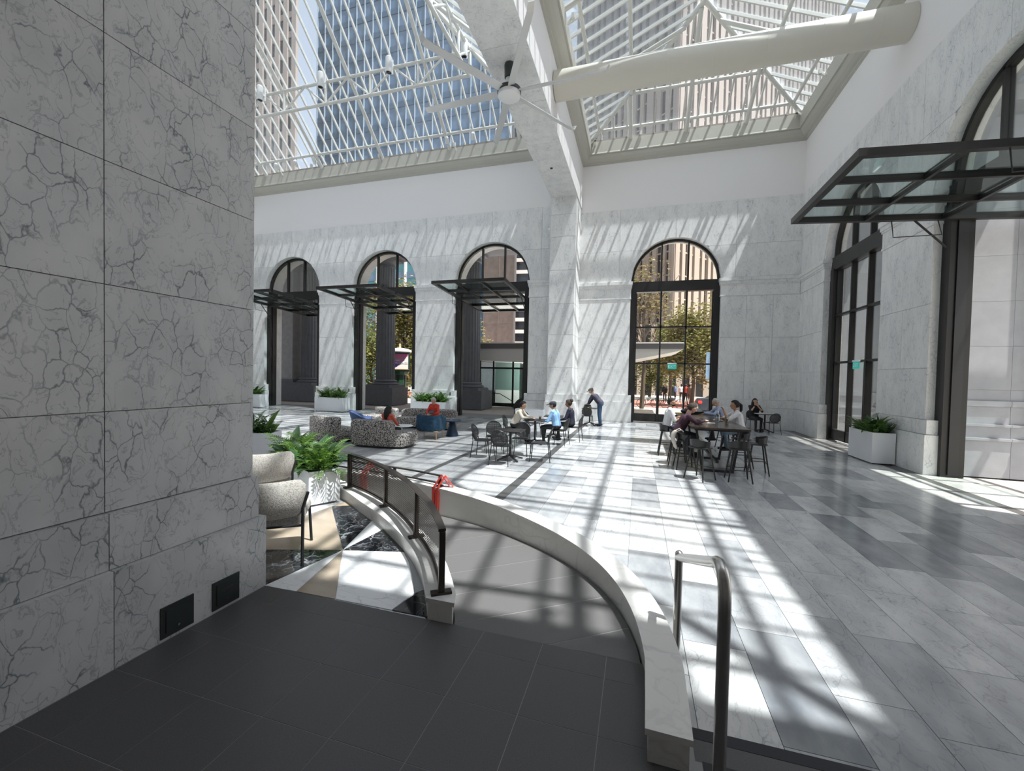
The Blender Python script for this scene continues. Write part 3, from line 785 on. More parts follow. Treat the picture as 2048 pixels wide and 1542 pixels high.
# ================================================================== OUTSIDE
plain('leaf_tree', (.13, .15, .04), .6); plain('bark', (.10, .075, .055), .9)
plain('tan_stone', (.42, .345, .29), .85); plain('tan_dark', (.05, .045, .045), .4); plain('grey_tower', (.21, .21, .225), .7)
plain('blue_glass', (.10, .17, .26), .2, spec=.6); plain('teal_glass', (.05, .20, .24), .12, spec=.8); plain('white_frame', (.75, .77, .78), .5)
plain('brown_stone', (.17, .14, .125), .8, noise=.15, nscale=1.5); plain('band_white', (.75, .72, .70), .7); plain('window_dark', (.02, .022, .028), .15)
plain('kiosk_green', (.015, .05, .03), .4); plain('gold', (.65, .42, .12), .35, metal=.8); plain('canopy_grey', (.16, .155, .16), .6); plain('canopy_white', (.72, .72, .71), .6)
plain('curtain', (.42, .50, .47), .85); plain('tire', (.02, .02, .02), .8); plain('car_paint', (.03, .04, .06), .25, spec=.7); plain('tail_light', (.7, .02, .02), .3, emit=(1, .03, .02, 1.2)); plain('banner_blue', (.25, .38, .55), .6)
plain('mullion_pale', (.36, .42, .48), .5); plain('blue_spandrel', (.05, .10, .16), .3)
plain('cover_black', (.012, .012, .013), .6)
def leafy(name, cols):
    m, nt, N, L, P = nmat(name)
    g, s = rndoff(N, L); cr = N.new('ShaderNodeValToRGB'); L.new(s, cr.inputs[0]); e = cr.color_ramp.elements
    e[0].color = (*cols[0], 1); e[1].color = (*cols[-1], 1)
    for i, c in enumerate(cols[1:-1]): q = e.new((i + 1)/(len(cols) - 1)); q.color = (*c, 1)
    L.new(cr.outputs[0], P.inputs['Base Color']); P.inputs['Roughness'].default_value = .5
    tl = N.new('ShaderNodeBsdfTranslucent'); L.new(cr.outputs[0], tl.inputs[0]); mx = N.new('ShaderNodeMixShader'); mx.inputs[0].default_value = .3
    L.new(P.outputs[0], mx.inputs[1]); L.new(tl.outputs[0], mx.inputs[2]); L.new(mx.outputs[0], N['Material Output'].inputs[0])
leafy('leaf_green', [(.06, .09, .02), (.14, .17, .035), (.30, .30, .08), (.10, .13, .03)])
leafy('leaf_brown', [(.22, .15, .09), (.30, .24, .12), (.16, .12, .07), (.26, .27, .09)])
leafy('leaf_mixed', [(.10, .12, .03), (.30, .24, .10), (.20, .22, .05), (.38, .34, .12)])
RX = lambda px: ony(px, 752, 1.0).x
def tree(X, Y, zc, r, n, mat, label, trunk=.16, twigs=10):
    t = thing('street_tree', (X, Y, -.06), label=label, cat='tree', group='trees along the street')
    m = MB(); top = zc + r[2]*.4
    m.tube([(0, 0, 0), (.1, .05, zc*.4), (-.05, .1, zc*.8), (.05, 0, top)], [trunk, trunk*.8, trunk*.6, trunk*.25], 8)
    for i in range(twigs):
        a = rnd.random()*2*PI; z = zc*(.45 + .5*rnd.random()); e = Vector((math.cos(a)*r[0]*.8, math.sin(a)*r[1]*.8, min(z + r[2]*(.3 + .6*rnd.random()), zc + r[2]*.9)))
        m.tube([(0, 0, z), (e.x*.5, e.y*.5, (z + e.z)/2 + .1), e], [trunk*.4, trunk*.25, .02], 5)
        for _ in range(3):
            f = e + Vector((rnd.uniform(-1, 1)*r[0]*.4, rnd.uniform(-1, 1)*r[1]*.4, rnd.uniform(-.1, .5)*r[2])); m.tube([e*.7 + Vector((0, 0, z*.3)), f], [.03, .012], 4)
    m.build('trunk', 'bark', t, True)
    m = MB(); clumps = []
    for i in range(60):
        u = Vector((rnd.gauss(0, 1), rnd.gauss(0, 1), rnd.gauss(0, 1))).normalized()*(.45 + .5*rnd.random()); clumps.append(Vector((u.x*r[0], u.y*r[1], zc + u.z*r[2])))
    for i in range(n):
        c = rnd.choice(clumps) + Vector((rnd.gauss(0, r[0]*.17), rnd.gauss(0, r[1]*.17), rnd.gauss(0, r[2]*.13)))
        s = rnd.uniform(.11, .2); M = Matrix.Rotation(rnd.random()*6.3, 3, 'Z') @ Matrix.Rotation(rnd.gauss(0, .8), 3, 'X')
        m.add([c + M @ Vector(p) for p in ((-s*.6, 0, 0), (0, -s*.5, s*.25), (s, 0, -.02), (0, s*.5, s*.25))], [(0, 1, 2), (0, 2, 3)])
    m.build('foliage', mat, t, kind='stuff')
tree(RX(1385)*36, 36, 4.7, (2.5, 2.0, 3.7), 9500, 'leaf_mixed', 'leafy plane tree in the middle of the rear window')
tree(RX(1340)*44, 44, 5.2, (2.2, 2, 2.6), 4500, 'leaf_green', 'green plane tree behind the middle of the rear window')
tree(RX(1285)*31, 31, 8.2, (1.9, 1.6, 2.6), 1100, 'leaf_brown', 'sparse bare-branched tree at the upper left of the rear window', twigs=22)
tree(RX(1300)*48, 48, 3.6, (3.0, 2, 3.0), 4000, 'leaf_green', 'low green tree under the glass canopy in the rear window')
tree(RX(806)*33, 33, 5.4, (2.2, 1.7, 5.2), 13000, 'leaf_mixed', 'tall yellow-green tree behind the poster kiosk')
tree(RX(741)*35, 35, 3.5, (1.3, 1.3, 3.4), 3200, 'leaf_green', 'tree left of the fluted column in the middle doorway')
tree(RX(628)*34, 34, 3.8, (1.8, 1.6, 2.8), 3000, 'leaf_green', 'tree at the right edge of the leftmost doorway')
tree(RX(957)*37, 37, 3.6, (1.0, 1.2, 3.2), 2400, 'leaf_mixed', 'narrow tree beside the column in the doorway next to the pilaster')
tree(RX(765)*46, 46, 8.5, (3.6, 3, 4.6), 5000, 'leaf_green', 'tall tree across the street from the middle doorway')

# portico columns
def column(x, label, grp='portico columns'):
    t = thing('column', (x, 24.2, 0), label=label, cat='column', group=grp)
    MB().box((-1.15, -.95, 0), (1.15, .95, 1.12)).build('pedestal', 'granite_dark', t)
    MB().box((-.9, -.9, 1.12), (.9, .9, 1.3)).lathe([(.86, 1.3), (.9, 1.36), (.86, 1.42), (.74, 1.45), (.72, 1.5), (.78, 1.54), (.74, 1.6), (.64, 1.64)], 28).build('base', 'granite_dark', t, True)
    n = 20; m = MB(); P = []; F = []; zs = [1.62, 5, 9.0]
    for z, rr in zip(zs, (.62, .6, .53)):
        for k in range(n):
            for q, d in ((0, 1), (.3, .93), (.7, .93)): a = 2*PI*(k + q)/n; P.append((rr*d*math.cos(a), rr*d*math.sin(a), z))
    N_ = n*3
    for i in range(2):
        for k in range(N_): F.append((i*N_ + k, i*N_ + (k + 1) % N_, (i + 1)*N_ + (k + 1) % N_, (i + 1)*N_ + k))
    m.add(P, F).build('fluted_shaft', 'granite_dark', t)
    MB().lathe([(.54, 8.95), (.6, 9.0), (.56, 9.06), (.56, 9.2), (.72, 9.34), (.74, 9.4)], 28).box((-.78, -.78, 9.4), (.78, .78, 9.6)).build('capital', 'granite_dark', t, True)
    return t
for x, l in ((-4.0, 'fluted grey column outside behind the pilaster'), (-10.0, 'fluted grey column in the doorway next to the pilaster'), (-16.05, 'fluted grey column in the middle doorway'), (-22.1, 'fluted grey column in the leftmost doorway')): column(x, l)
MB().box((-30, 20.55, 9.6), (-3.2, 25.2, 10.4)).build('roof_portico_lounge', 'granite_dark', label='stone portico roof on fluted columns outside the lounge', cat='roof', kind='structure')
e = thing('wall_portico_end', (-24.9, 23.3, 0), label='grey stone pilaster wall at the end of the portico', cat='wall', kind='structure')
MB().box((-2.2, 0, 0), (2.2, 1.2, 1.2)).build('plinth', 'granite_dark', e); MB().box((-2.0, .1, 1.2), (2.0, 1.1, 9.6)).build('shaft', 'granite', e); MB().box((-2.15, .0, 1.2), (2.15, 1.15, 1.5)).build('base', 'granite_dark', e)
for s_, x in ((0, -14.6), (1, -8.4)):
    t = thing('stair_rail', (x, 25.3, 0), label='dark handrail outside beside the %s pedestal' % ('poster kiosk' if s_ == 0 else 'glass entrance'), cat='handrail')
    MB().tube([(-.7, 0, .95), (0, 0, .92), (.8, .2, .45), (.85, .2, 0)], .025, 6).build('rail', 'black_metal', t, True); MB().tube([(-.6, 0, 0), (-.6, 0, .95)], .02, 6).build('post', 'black_metal', t)

# glass entrance pavilion with its canopy
t = thing('entrance_pavilion', (-6.5, 26.5, 0), label='glass street pavilion with curtains and a broad grey canopy', cat='pavilion')
MB().prism([(-5.2, 3.55), (-4.0, 3.05), (2.5, 2.9), (6.0, 3.1), (8.6, 3.65), (8.9, 3.78), (-5.4, 3.78)], lambda u, v, w: (u, w, v), -1.2, 3.6).build('soffit', 'canopy_white', t)
MB().box((-5.4, -1.3, 3.78), (8.9, 3.7, 4.08)).build('fascia', 'canopy_grey', t); MB().box((-5.5, -1.35, 4.08), (9.0, 3.8, 4.15)).build('roof', 'canopy_white', t)
for i, x in enumerate([-3.7, -2.75, -1.4, -.1, 1.2, 2.5]):
    MB().box((x - .05, -.05, 0), (x + .05, .05, 3.1)).build('mullion', 'black_metal', t)
    if i < 5: MB().box((x + .05, -.01, .25), ([-3.7, -2.75, -1.4, -.1, 1.2, 2.5][i + 1] - .05, .01, 2.5)).build('pane', 'glass_door', t); 
MB().box((-3.75, -.06, 2.5), (2.55, .06, 2.62)).box((-3.75, -.06, .02), (2.55, .06, .25)).build('rail', 'black_metal', t)
for k in range(6):
    m = MB(); x0 = -3.2 + k*.95; P = []
    for i in range(13): P += [(x0 + .07*i, 1.2 + .07*math.sin(i*1.9 + k), .3), (x0 + .07*i*(.9 if k % 2 else 1), 1.2 + .07*math.sin(i*1.9 + k), 2.95)]
    m.add(P, [(2*i, 2*i + 2, 2*i + 3, 2*i + 1) for i in range(12)])
    if k not in (0, 1): m.build('curtain', 'curtain', t, True)
MB().box((-4.4, -.1, 0), (-3.75, 3.3, 3.0)).build('pier', 'granite_dark', t)
MB().box((-3.6, 2.9, 0), (2.5, 3.2, 1.0)).build('counter', 'canopy_white', t); MB().box((-4.4, 3.3, 0), (3.2, 3.5, 3.4)).build('rear_wall', plain('dark_teal', (.15, .215, .20), .6), t)
for k, x in enumerate((-.6, .2, .7)): MB().lathe([(.16, 0), (.16, 1.3), (.1, 1.4)], 10, (x, 2.0, 0)).build('post', 'canopy_grey', t)
pl_ = bpy.data.lights.new('pavilion_fill_light', 'POINT'); pl_.energy = 200; pl_.color = (1, .97, .92); pl_.shadow_soft_size = .3; po_ = bpy.data.objects.new('pavilion_fill_light', pl_); COL.objects.link(po_); po_.parent = t; po_.location = (-.5, 1.9, 2.6)  # fill light added to brighten the pavilion interior, not a real fixture
t = thing('covered_cart', (-5.6, 22.2, 0), label='black rounded covered cart outside the doorway next to the pilaster', cat='cart')
m = MB(); m.ellip((0, 0, .35), (.95, .5, .62), 20, 10); m.build('cover', 'cover_black', t, True); MB().box((-.8, -.4, 0), (.8, .4, .35)).build('base', 'cover_black', t)

# poster kiosk
t = thing('poster_kiosk', (RX(799)*27.6, 27.6, -.1), .56, label='dark green street kiosk with a pink and purple poster', cat='kiosk')
MB().lathe([(.62, 0), (.62, .12), (.52, .2), (.50, 2.05), (.66, 2.12), (.72, 2.3)], 12).build('body', 'kiosk_green', t)
for k in range(6): a = 2*PI*k/6 + .3; MB().bar((.51*math.cos(a), .51*math.sin(a), .25), (.51*math.cos(a), .51*math.sin(a), 2.0), .04, .04).build('rib', 'black_metal', t)
MB().box((-.74, -.5, 2.3), (.74, .5, 3.72)).build('display_case', 'kiosk_green', t)
m, nt, N, L, P = nmat('poster')
tc = N.new('ShaderNodeTexCoord'); sp = N.new('ShaderNodeSeparateXYZ'); L.new(tc.outputs['Generated'], sp.inputs[0])
cr = N.new('ShaderNodeValToRGB'); L.new(sp.outputs[2], cr.inputs[0]); el = cr.color_ramp.elements
el[0].color = (.10, .05, .28, 1); el[1].color = (.50, .10, .26, 1); q = el.new(.35); q.color = (.16, .09, .36, 1); q = el.new(.6); q.color = (.42, .22, .34, 1)
nz = N.new('ShaderNodeTexNoise'); nz.inputs['Scale'].default_value = 4; L.new(tc.outputs['Generated'], nz.inputs[0])
ms = mth(N, L, 'SUBTRACT', mth(N, L, 'ADD', sp.outputs[0], mth(N, L, 'MULTIPLY', nz.outputs[0], .5)), mth(N, L, 'MULTIPLY', sp.outputs[2], .95))
st2 = N.new('ShaderNodeMapRange'); st2.inputs['From Min'].default_value = .42; st2.inputs['From Max'].default_value = .47; L.new(ms, st2.inputs[0])
mx = N.new('ShaderNodeMix'); mx.data_type = 'RGBA'; L.new(st2.outputs[0], mx.inputs[0]); L.new(cr.outputs[0], mx.inputs[6]); mx.inputs[7].default_value = (.78, .77, .74, 1); L.new(mx.outputs[2], P.inputs['Base Color'])
po = MB().box((-.6, -.53, 2.48), (.6, -.51, 3.6)).build('poster', 'poster', t)
def text(body, size, loc, rot, mat, parent, name='lettering', ext=.004):
    c = bpy.data.curves.new(name, 'FONT'); c.body = body; c.size = size; c.align_x = 'CENTER'; c.align_y = 'CENTER'; c.extrude = ext
    o = bpy.data.objects.new(name, c); COL.objects.link(o); dg = bpy.context.evaluated_depsgraph_get()
    me = bpy.data.meshes.new_from_object(o.evaluated_get(dg)); bpy.data.objects.remove(o)
    me.materials.append(MATS[mat]); q = link(name, me, parent); q.location = loc; q.rotation_euler = rot; return q
plain('poster_ink', (.70, .68, .72), .6)
text('Great', .2, (-.25, -.54, 3.12), (PI/2, 0, 0), 'poster_ink', po); text('CHALLENGE', .2, (0, -.54, 2.92), (PI/2, 0, 0), 'poster_ink', po)
MB().box((-.7, -.54, 2.42), (.7, -.5, 2.47)).build('ledge', 'gold', t)
MB().lathe([(.8, 3.72), (.86, 3.78), (.84, 3.9), (.6, 3.98), (.2, 4.05)], 20).build('roof', 'canopy_white', t, True)
MB().lathe([(.05, 4.05), (.1, 4.12), (.05, 4.2), (.08, 4.28), (.02, 4.4)], 10).build('finial', 'gold', t, True)

# bicycles, car and lamp post in the street
def bicycle(x, y, label):
    t = thing('bicycle', (x, y, -.1), .2, label=label, cat='bicycle', group='bicycles parked across the street')
    for s in (-.52, .52):
        MB().tube([(s + .33*math.cos(2*PI*k/16), 0, .33 + .33*math.sin(2*PI*k/16)) for k in range(16)], .025, 6, closed=True).build('wheel', 'tire', t, True)
    MB().tube([(-.52, 0, .33), (-.1, 0, .3), (.35, 0, .8), (-.2, 0, .75), (-.52, 0, .33)], .02, 6).tube([(-.1, 0, .3), (-.25, 0, .9)], .02, 6).tube([(.52, 0, .33), (.33, 0, .95)], .02, 6).build('frame', 'white_frame', t)
    MB().tube([(.33, -.25, 1.0), (.33, 0, .96), (.33, .25, 1.0)], .015, 6).build('handlebar', 'black_metal', t); MB().rbox((-.25, 0, .93), (.25, .14, .06), .03).build('saddle', 'black_metal', t, True)
bicycle(RX(1298)*33.2, 33.2, 'bicycle parked at the kerb left of the rear window mullion'); bicycle(RX(1321)*33.4 + .9, 33.4, 'bicycle parked just right of the first bicycle'); 
t = thing('car', (RX(1397)*27.8 + 2.1, 28.2, -.1), label='dark car with a red tail light seen through the rear window', cat='car')
prof = [(-2.1, .35), (-2.15, .75), (-2.0, 1.0), (-1.5, 1.06), (-.9, 1.45), (.5, 1.48), (1.2, 1.02), (2.0, .88), (2.12, .6), (2.05, .3)]
MB().prism(prof, lambda u, v, w: (u, w, v), -.88, .88).build('body', 'car_paint', t)
MB().prism([(-1.4, 1.08), (-.85, 1.40), (.45, 1.42), (1.05, 1.06)], lambda u, v, w: (u, w, v), -.89, .89).build('windows', 'window_dark', t)
for s in (-1.3, 1.3):
    for w in (-.8, .8):
        o = MB().lathe([(.31, -.1), (.33, 0), (.31, .1)], 18).build('wheel', 'tire', t, True); o.location = (s, w, .33); o.rotation_euler = (PI/2, 0, 0)
MB().rbox((-2.02, -.86, .83), (.2, .1, .16), .03).build('tail_light', 'tail_light', t); MB().rbox((-2.02, .86, .83), (.2, .1, .16), .03).build('tail_light', 'tail_light', t)
t = thing('lamp_post', (RX(1423)*34, 34, -.06), label='grey street pole with a pale blue banner at the right of the rear window', cat='pole')
MB().tube([(0, 0, 0), (0, 0, 9.5)], [.11, .07], 10).build('pole', 'canopy_grey', t, True); MB().box((-.05, -.02, 5.4), (.5, .02, 7.8)).build('banner', 'banner_blue', t); MB().box((-.4, -.02, 2.2), (0.1, .02, 4.2)).build('banner', 'banner_blue', t)

# towers
def tower(label, corner, dirs, lens, ztop, gmat, fmat, fin, floor_h, fw=.5, fd=.5, spm=None, alt=0):
    """tower from its near corner: dirs are the two facade directions, lens their lengths"""
    t = thing('tower', (corner[0], corner[1], -.1), label=label, cat='building', group='towers behind the glass')
    d0, d1 = Vector((*dirs[0], 0)).normalized(), Vector((*dirs[1], 0)).normalized()
    P = [Vector((0, 0, 0)), d0*lens[0], d0*lens[0] + d1*lens[1], d1*lens[1]]
    MB().prism([(p.x, p.y) for p in P], lambda u, v, w: (u, v, w), 0, ztop).build('glass_body', gmat, t)
    f = MB(); s = MB()
    for d, L, o in ((d0, lens[0], d1), (d1, lens[1], d0)):
        n = max(2, round(L/fin)); nn = d.cross(Vector((0, 0, 1)));
        if nn.dot(o) > 0: nn = -nn
        for i in range(n + 1):
            c = d*(L*i/n); w = fw*(1.7 if alt and i % alt == 0 else 1)
            f.bar(c + nn*fd/2, c + nn*fd/2 + Vector((0, 0, ztop)), w, fd, up=nn)
        k = int(ztop/floor_h)
        for j in range(1, k): s.bar(nn*fd*.2 + Vector((0, 0, j*floor_h)), d*L + nn*fd*.2 + Vector((0, 0, j*floor_h)), fd*.4, floor_h*(.3 if spm else .06))
    f.build('fins', fmat, t, kind='stuff'); s.build('spandrels', spm or fmat, t, kind='stuff'); return t
tower('tan stone tower with vertical fins behind the rear window and right skylight', (RX(1341)*72, 72), ((.62, .78), (-.72, .70)), (62, 26), 120, 'tan_dark', 'tan_stone', 1.9, 3.8, .85, .5, alt=3)
tower('tall blue glass tower with white mullions behind the lounge skylight', (RX(1010)*78, 78), ((-1, .02), (-.33, 1)), (46, 18), 130, 'blue_glass', 'mullion_pale', 2.1, 3.9, .13, .3, 'blue_spandrel')
tower('grey concrete tower right of the blue glass tower', (RX(1013)*102, 102), ((1, .05), (-.22, 1)), (10, 20), 96, 'window_dark', 'grey_tower', 3.0, 3.4, 1.5, .6, 'grey_tower')
tower('pale stone tower at the left edge of the lounge skylight', (RX(585)*64, 64), ((-1, .1), (-1.1, 1)), (24, 20), 84, 'window_dark', 'tan_stone', 2.2, 3.6, 1.1, .4, 'tan_stone')
tower('brown stone building in the doorway next to the pilaster', (RX(1024)*56, 56), ((-1, .25), (-.35, 1)), (5.0, 10), 31, 'brown_stone', 'brown_stone', 5.0, 3.2, .1, .05)
tower('black and white banded tower beside the brown building', (RX(1027)*58, 58), ((1, .1), (-.33, 1)), (7, 9), 33, 'window_dark', 'grey_tower', 3.5, 1.7, .2, .2, 'band_white')
tower('teal glass building behind the middle doorway', (RX(838)*60, 60), ((-1, .1), (-.6, 1)), (14, 8), 34, 'teal_glass', 'white_frame', 2.6, 3.6, .35, .3, 'blue_glass')
tower('low stone building far across the street in the rear window', (-6, 56), ((1, 0), (0, 1)), (14, 8), 9, 'window_dark', 'tan_stone', 1.6, 3.0, .7, .3, 'tan_stone')
# ================================================================== OVERHEAD THINGS
t = thing('air_duct', (1.84, 13.5, 11.42), label='thick round cream duct spanning the bay under the skylight', cat='duct')
o = MB().lathe([(.43, -4.64), (.43, 4.64)], 40).build('pipe', 'cornice_duct' if 'cornice_duct' in MATS else plain('cornice_duct', (.66, .63, .55), .6), t, True); o.rotation_euler = (0, PI/2, 0)
for k in range(-3, 4):
    o = MB().lathe([(.432, -.004), (.434, 0), (.432, .004)], 40).build('seam', 'cornice_duct', t, True); o.rotation_euler = (0, PI/2, 0); o.location = (k*1.3, 0, 0)
t = thing('ceiling_fan', (-3.42, 10.57, 10.19), label='large six-blade white ceiling fan hanging from the marble beam', cat='fan')
MB().lathe([(.13, 0), (.14, -.04), (.13, -.36), (.09, -.38)], 16).build('canopy', 'dark_green_grey', t, True)
MB().lathe([(.10, -.36), (.10, -.7)], 14).build('downrod', 'fan_metal', t, True)
MB().lathe([(.24, -.62), (.31, -.66), (.31, -.74), (.24, -.76)], 28).build('motor', 'dark_green_grey', t, True)
MB().lathe([(.28, -.72), (.29, -.75), (.29, -.84), (.25, -.87)], 28).build('hub', 'white_metal', t, True)
for k in range(6):
    a = math.radians(-3 + 60*k); m = MB(); P = []
    for r, w, dz in ((.2, .08, 0), (.5, .09, 0), (2.35, .078, .0), (2.48, .072, .01), (2.56, .065, .14)):
        for s in (-1, 1): P += [(r, s*w, -.71 + dz + s*.025), (r, s*w, -.735 + dz + s*.025)]
    F = []
    for i in range(4):
        b = i*4; F += [(b, b + 4, b + 6, b + 2), (b + 1, b + 3, b + 7, b + 5), (b, b + 1, b + 5, b + 4), (b + 2, b + 6, b + 7, b + 3)]
    F += [(0, 2, 3, 1), (16, 17, 19, 18)]
    o = m.add(P, F).build('blade', 'fan_metal', t); o.rotation_euler = (0, 0, a)
# cylinder lamps on the truss and small spotlights on the eave pipe
CY, CZ = 18.91 - 2.75, 13.2 + 2.75*.88 - .14
proto = None
def cyl_lamp():
    t = thing('cylinder_lamp', cat='lamp'); MB().lathe([(.13, -.62), (.14, -.6), (.14, 0), (.10, .05)], 18).build('housing', 'white_metal', t, True)
    MB().lathe([(.11, -.625), (.11, -.63)], 16).build('lens', 'glass_drink', t); MB().box((-.03, .1, -.3), (.03, .3, -.22)).box((-.03, .24, -.5), (.03, .3, .1)).build('bracket', 'white_metal', t); return t
proto = cyl_lamp()
names = ['leftmost', 'second from left', 'third from left', 'rightmost']
for px, nm in zip((520, 641, 777, 927), names):
    again(proto, (ony(px, 170, CY - .3).x, CY - .3, CZ + .05), 0, 'white cylinder lamp on the lounge truss, %s of four' % nm, 'cylinder lamps on the truss')
def spot():
    t = thing('spotlight', cat='spotlight')
    o = MB().lathe([(.075, -.16), (.085, -.15), (.085, .14), (.05, .18)], 16).build('housing', 'white_metal', t, True); o.rotation_euler = (math.radians(62), 0, math.radians(20))
    o2 = MB().lathe([(.07, -.163), (.07, -.168)], 14).build('lens', 'dark_gap', t); o2.rotation_euler = o.rotation_euler
    MB().box((-.012, .02, 0), (.012, .06, .24)).build('yoke', 'white_metal', t); return t
proto = spot()
for px, nm in zip((554, 592, 628, 893, 945, 993), ('first', 'second', 'third', 'fourth', 'fifth', 'sixth')):
    again(proto, (ony(px, 300, 18.55).x, 18.55, 13.3), 0, 'small white spotlight on the eave pipe of the lounge skylight, %s from left' % nm, 'spotlights under the lounge skylight')
t = thing('dome_camera', (ony(1102, 459, 18.85).x - .08, 18.86, ony(1102, 459, 18.85).z), label='small white dome camera high on the pilaster edge', cat='camera')
m = MB(); m.ellip((0, 0, 0), (.09, .07, .05)); m.build('dome', 'white_metal', t, True); MB().lathe([(.06, .02), (.06, .07)], 12).build('base', 'white_metal', t)

plain('exit_green', (.02, .36, .31), .4, emit=(.02, .5, .42, .25)); plain('exit_white', (.8, .85, .83), .5)
def exit_sign(loc, rz, label, ln):
    t = thing('exit_sign', loc, rz, label, 'sign'); MB().box((-.19, -.012, -.28), (.19, .012, -.05)).build('plate', 'exit_green', t); MB().box((-.2, -.03, -.05), (.2, .03, .0)).build('housing', 'exit_white', t)
    text('EXIT', .17, (0, -.016, -.165), (PI/2, 0, 0), 'exit_white', t); return t
c = ony(1344, 727, YB + .24); exit_sign((c.x, YB + .22, 2.83), 0, 'small green EXIT sign on the rear window rail', 0)
exit_sign((6.72, CR[0] - .1, 2.83), PI/2, 'small green EXIT sign on the right-hand window rail', 0).rotation_euler = (0, 0, -PI/2)
for i, (y, lab) in enumerate(((12.31, 'small steel switch plate on the right plinth by the open doorway'),)):
    t = thing('switch_plate', (6.53, 12.16, 1.1), label=lab, cat='switch plate'); MB().box((-.05, -.005, -.08), (.05, .005, .08)).build('plate', 'steel', t); MB().box((-.025, -.012, -.03), (.025, -.005, .03)).build('button', 'dark_gap', t)
for i, (c, lab) in enumerate(((-8.9, 'small dark outlet on the plinth between the two right doorways of the lounge'), (-14.92, 'small dark outlet on the plinth between the two left doorways of the lounge'))):
    t = thing('wall_outlet', (c - .12, YL - .078, 1.1), label=lab, cat='outlet'); MB().box((-.03, -.006, -.08), (.03, 0, .08)).build('plate', 'outlet_metal', t); MB().box((-.015, -.01, -.03), (.015, -.006, .03)).build('socket', 'dark_gap', t)

# ================================================================== RAMP RAILINGS
pts = spline([(-1.33, 2.75), (-1.66, 3.22), (-2.03, 3.62), (-2.42, 4.0), (-2.85, 4.34), (-3.3, 4.63), (-3.78, 4.88)], 12)
t = thing('ramp_screen', (-1.33, 2.75, .5), label='curved dark bronze screen of perforated metal along the ramp', cat='railing')
o0 = Vector((-1.33, 2.75, .5))
def strip_along(P, za, zb, w, name, mat):
    m = MB(); n = len(P); A, B = off(P, w/2), off(P, -w/2); V = []
    for a, b in zip(A, B): V += [Vector((a.x, a.y, za)) - o0, Vector((a.x, a.y, zb)) - o0, Vector((b.x, b.y, zb)) - o0, Vector((b.x, b.y, za)) - o0]
    F = []
    for i in range(n - 1):
        for k in range(4): F.append((4*i + k, 4*i + (k + 1) % 4, 4*i + 4 + (k + 1) % 4, 4*i + 4 + k))
    F += [(0, 1, 2, 3), (4*n - 4, 4*n - 1, 4*n - 2, 4*n - 3)]
    return m.add(V, F).build(name, mat, t, True)
strip_along(pts, .955, .975, .055, 'top_rail', 'bronze_rail'); strip_along(pts, .535, .56, .03, 'bottom_rail', 'bronze_rail')
def arc(P):
    L = [0]
    for a, b in zip(P[:-1], P[1:]): L.append(L[-1] + (b - a).length)
    return L
PL = arc(pts)
def atlen(s):
    for i in range(len(pts) - 1):
        if PL[i + 1] >= s: return pts[i].lerp(pts[i + 1], (s - PL[i])/(PL[i + 1] - PL[i]))
    return pts[-1]
ps = [0, PL[24], PL[48], PL[-1]]
for s in ps:
    p = atlen(s); q = atlen(min(s + .02, PL[-1])) - atlen(max(s - .02, 0)); a = math.atan2(q.y, q.x)
    M = Matrix.Translation(Vector((p.x, p.y, .5)) - o0) @ Matrix.Rotation(a, 4, 'Z')
    MB().box((-.022, -.022, 0), (.022, .022, .456), M).build('post', 'bronze_rail', t); MB().box((-.03, -.075, 0), (.03, .075, .018), M).build('base_plate', 'bronze_rail', t)
for a, b in zip(ps[:-1], ps[1:]):
    m = MB(); pitch = .0225; n = round((b - a - .06)/pitch); z0, z1 = .56, .955; nz_ = round((z1 - z0)/pitch); V = []; F = []
    h = .28
    for i in range(n):
        s0 = a + .03 + (b - a - .06)*i/n; s1 = a + .03 + (b - a - .06)*(i + 1)/n
        e = [s0, s0 + (s1 - s0)*h, s1 - (s1 - s0)*h, s1]; E_ = [atlen(s) for s in e]
        for j in range(nz_):
            y0 = z0 + (z1 - z0)*j/nz_; y1 = z0 + (z1 - z0)*(j + 1)/nz_; zz = [y0, y0 + (y1 - y0)*h, y1 - (y1 - y0)*h, y1]
            b0 = len(V)
            for (si, zi) in ((0, 0), (3, 0), (3, 3), (0, 3), (1, 1), (2, 1), (2, 2), (1, 2)): V.append(Vector((E_[si].x, E_[si].y, zz[zi])) - o0)
            F += [(b0, b0 + 1, b0 + 5, b0 + 4), (b0 + 1, b0 + 2, b0 + 6, b0 + 5), (b0 + 2, b0 + 3, b0 + 7, b0 + 6), (b0 + 3, b0, b0 + 4, b0 + 7)]
    me = bpy.data.meshes.new('perforated_panel'); me.from_pydata(V, [], F); me.materials.append(MATS['bronze_rail']); me.update()
    link('perforated_panel', me, t)
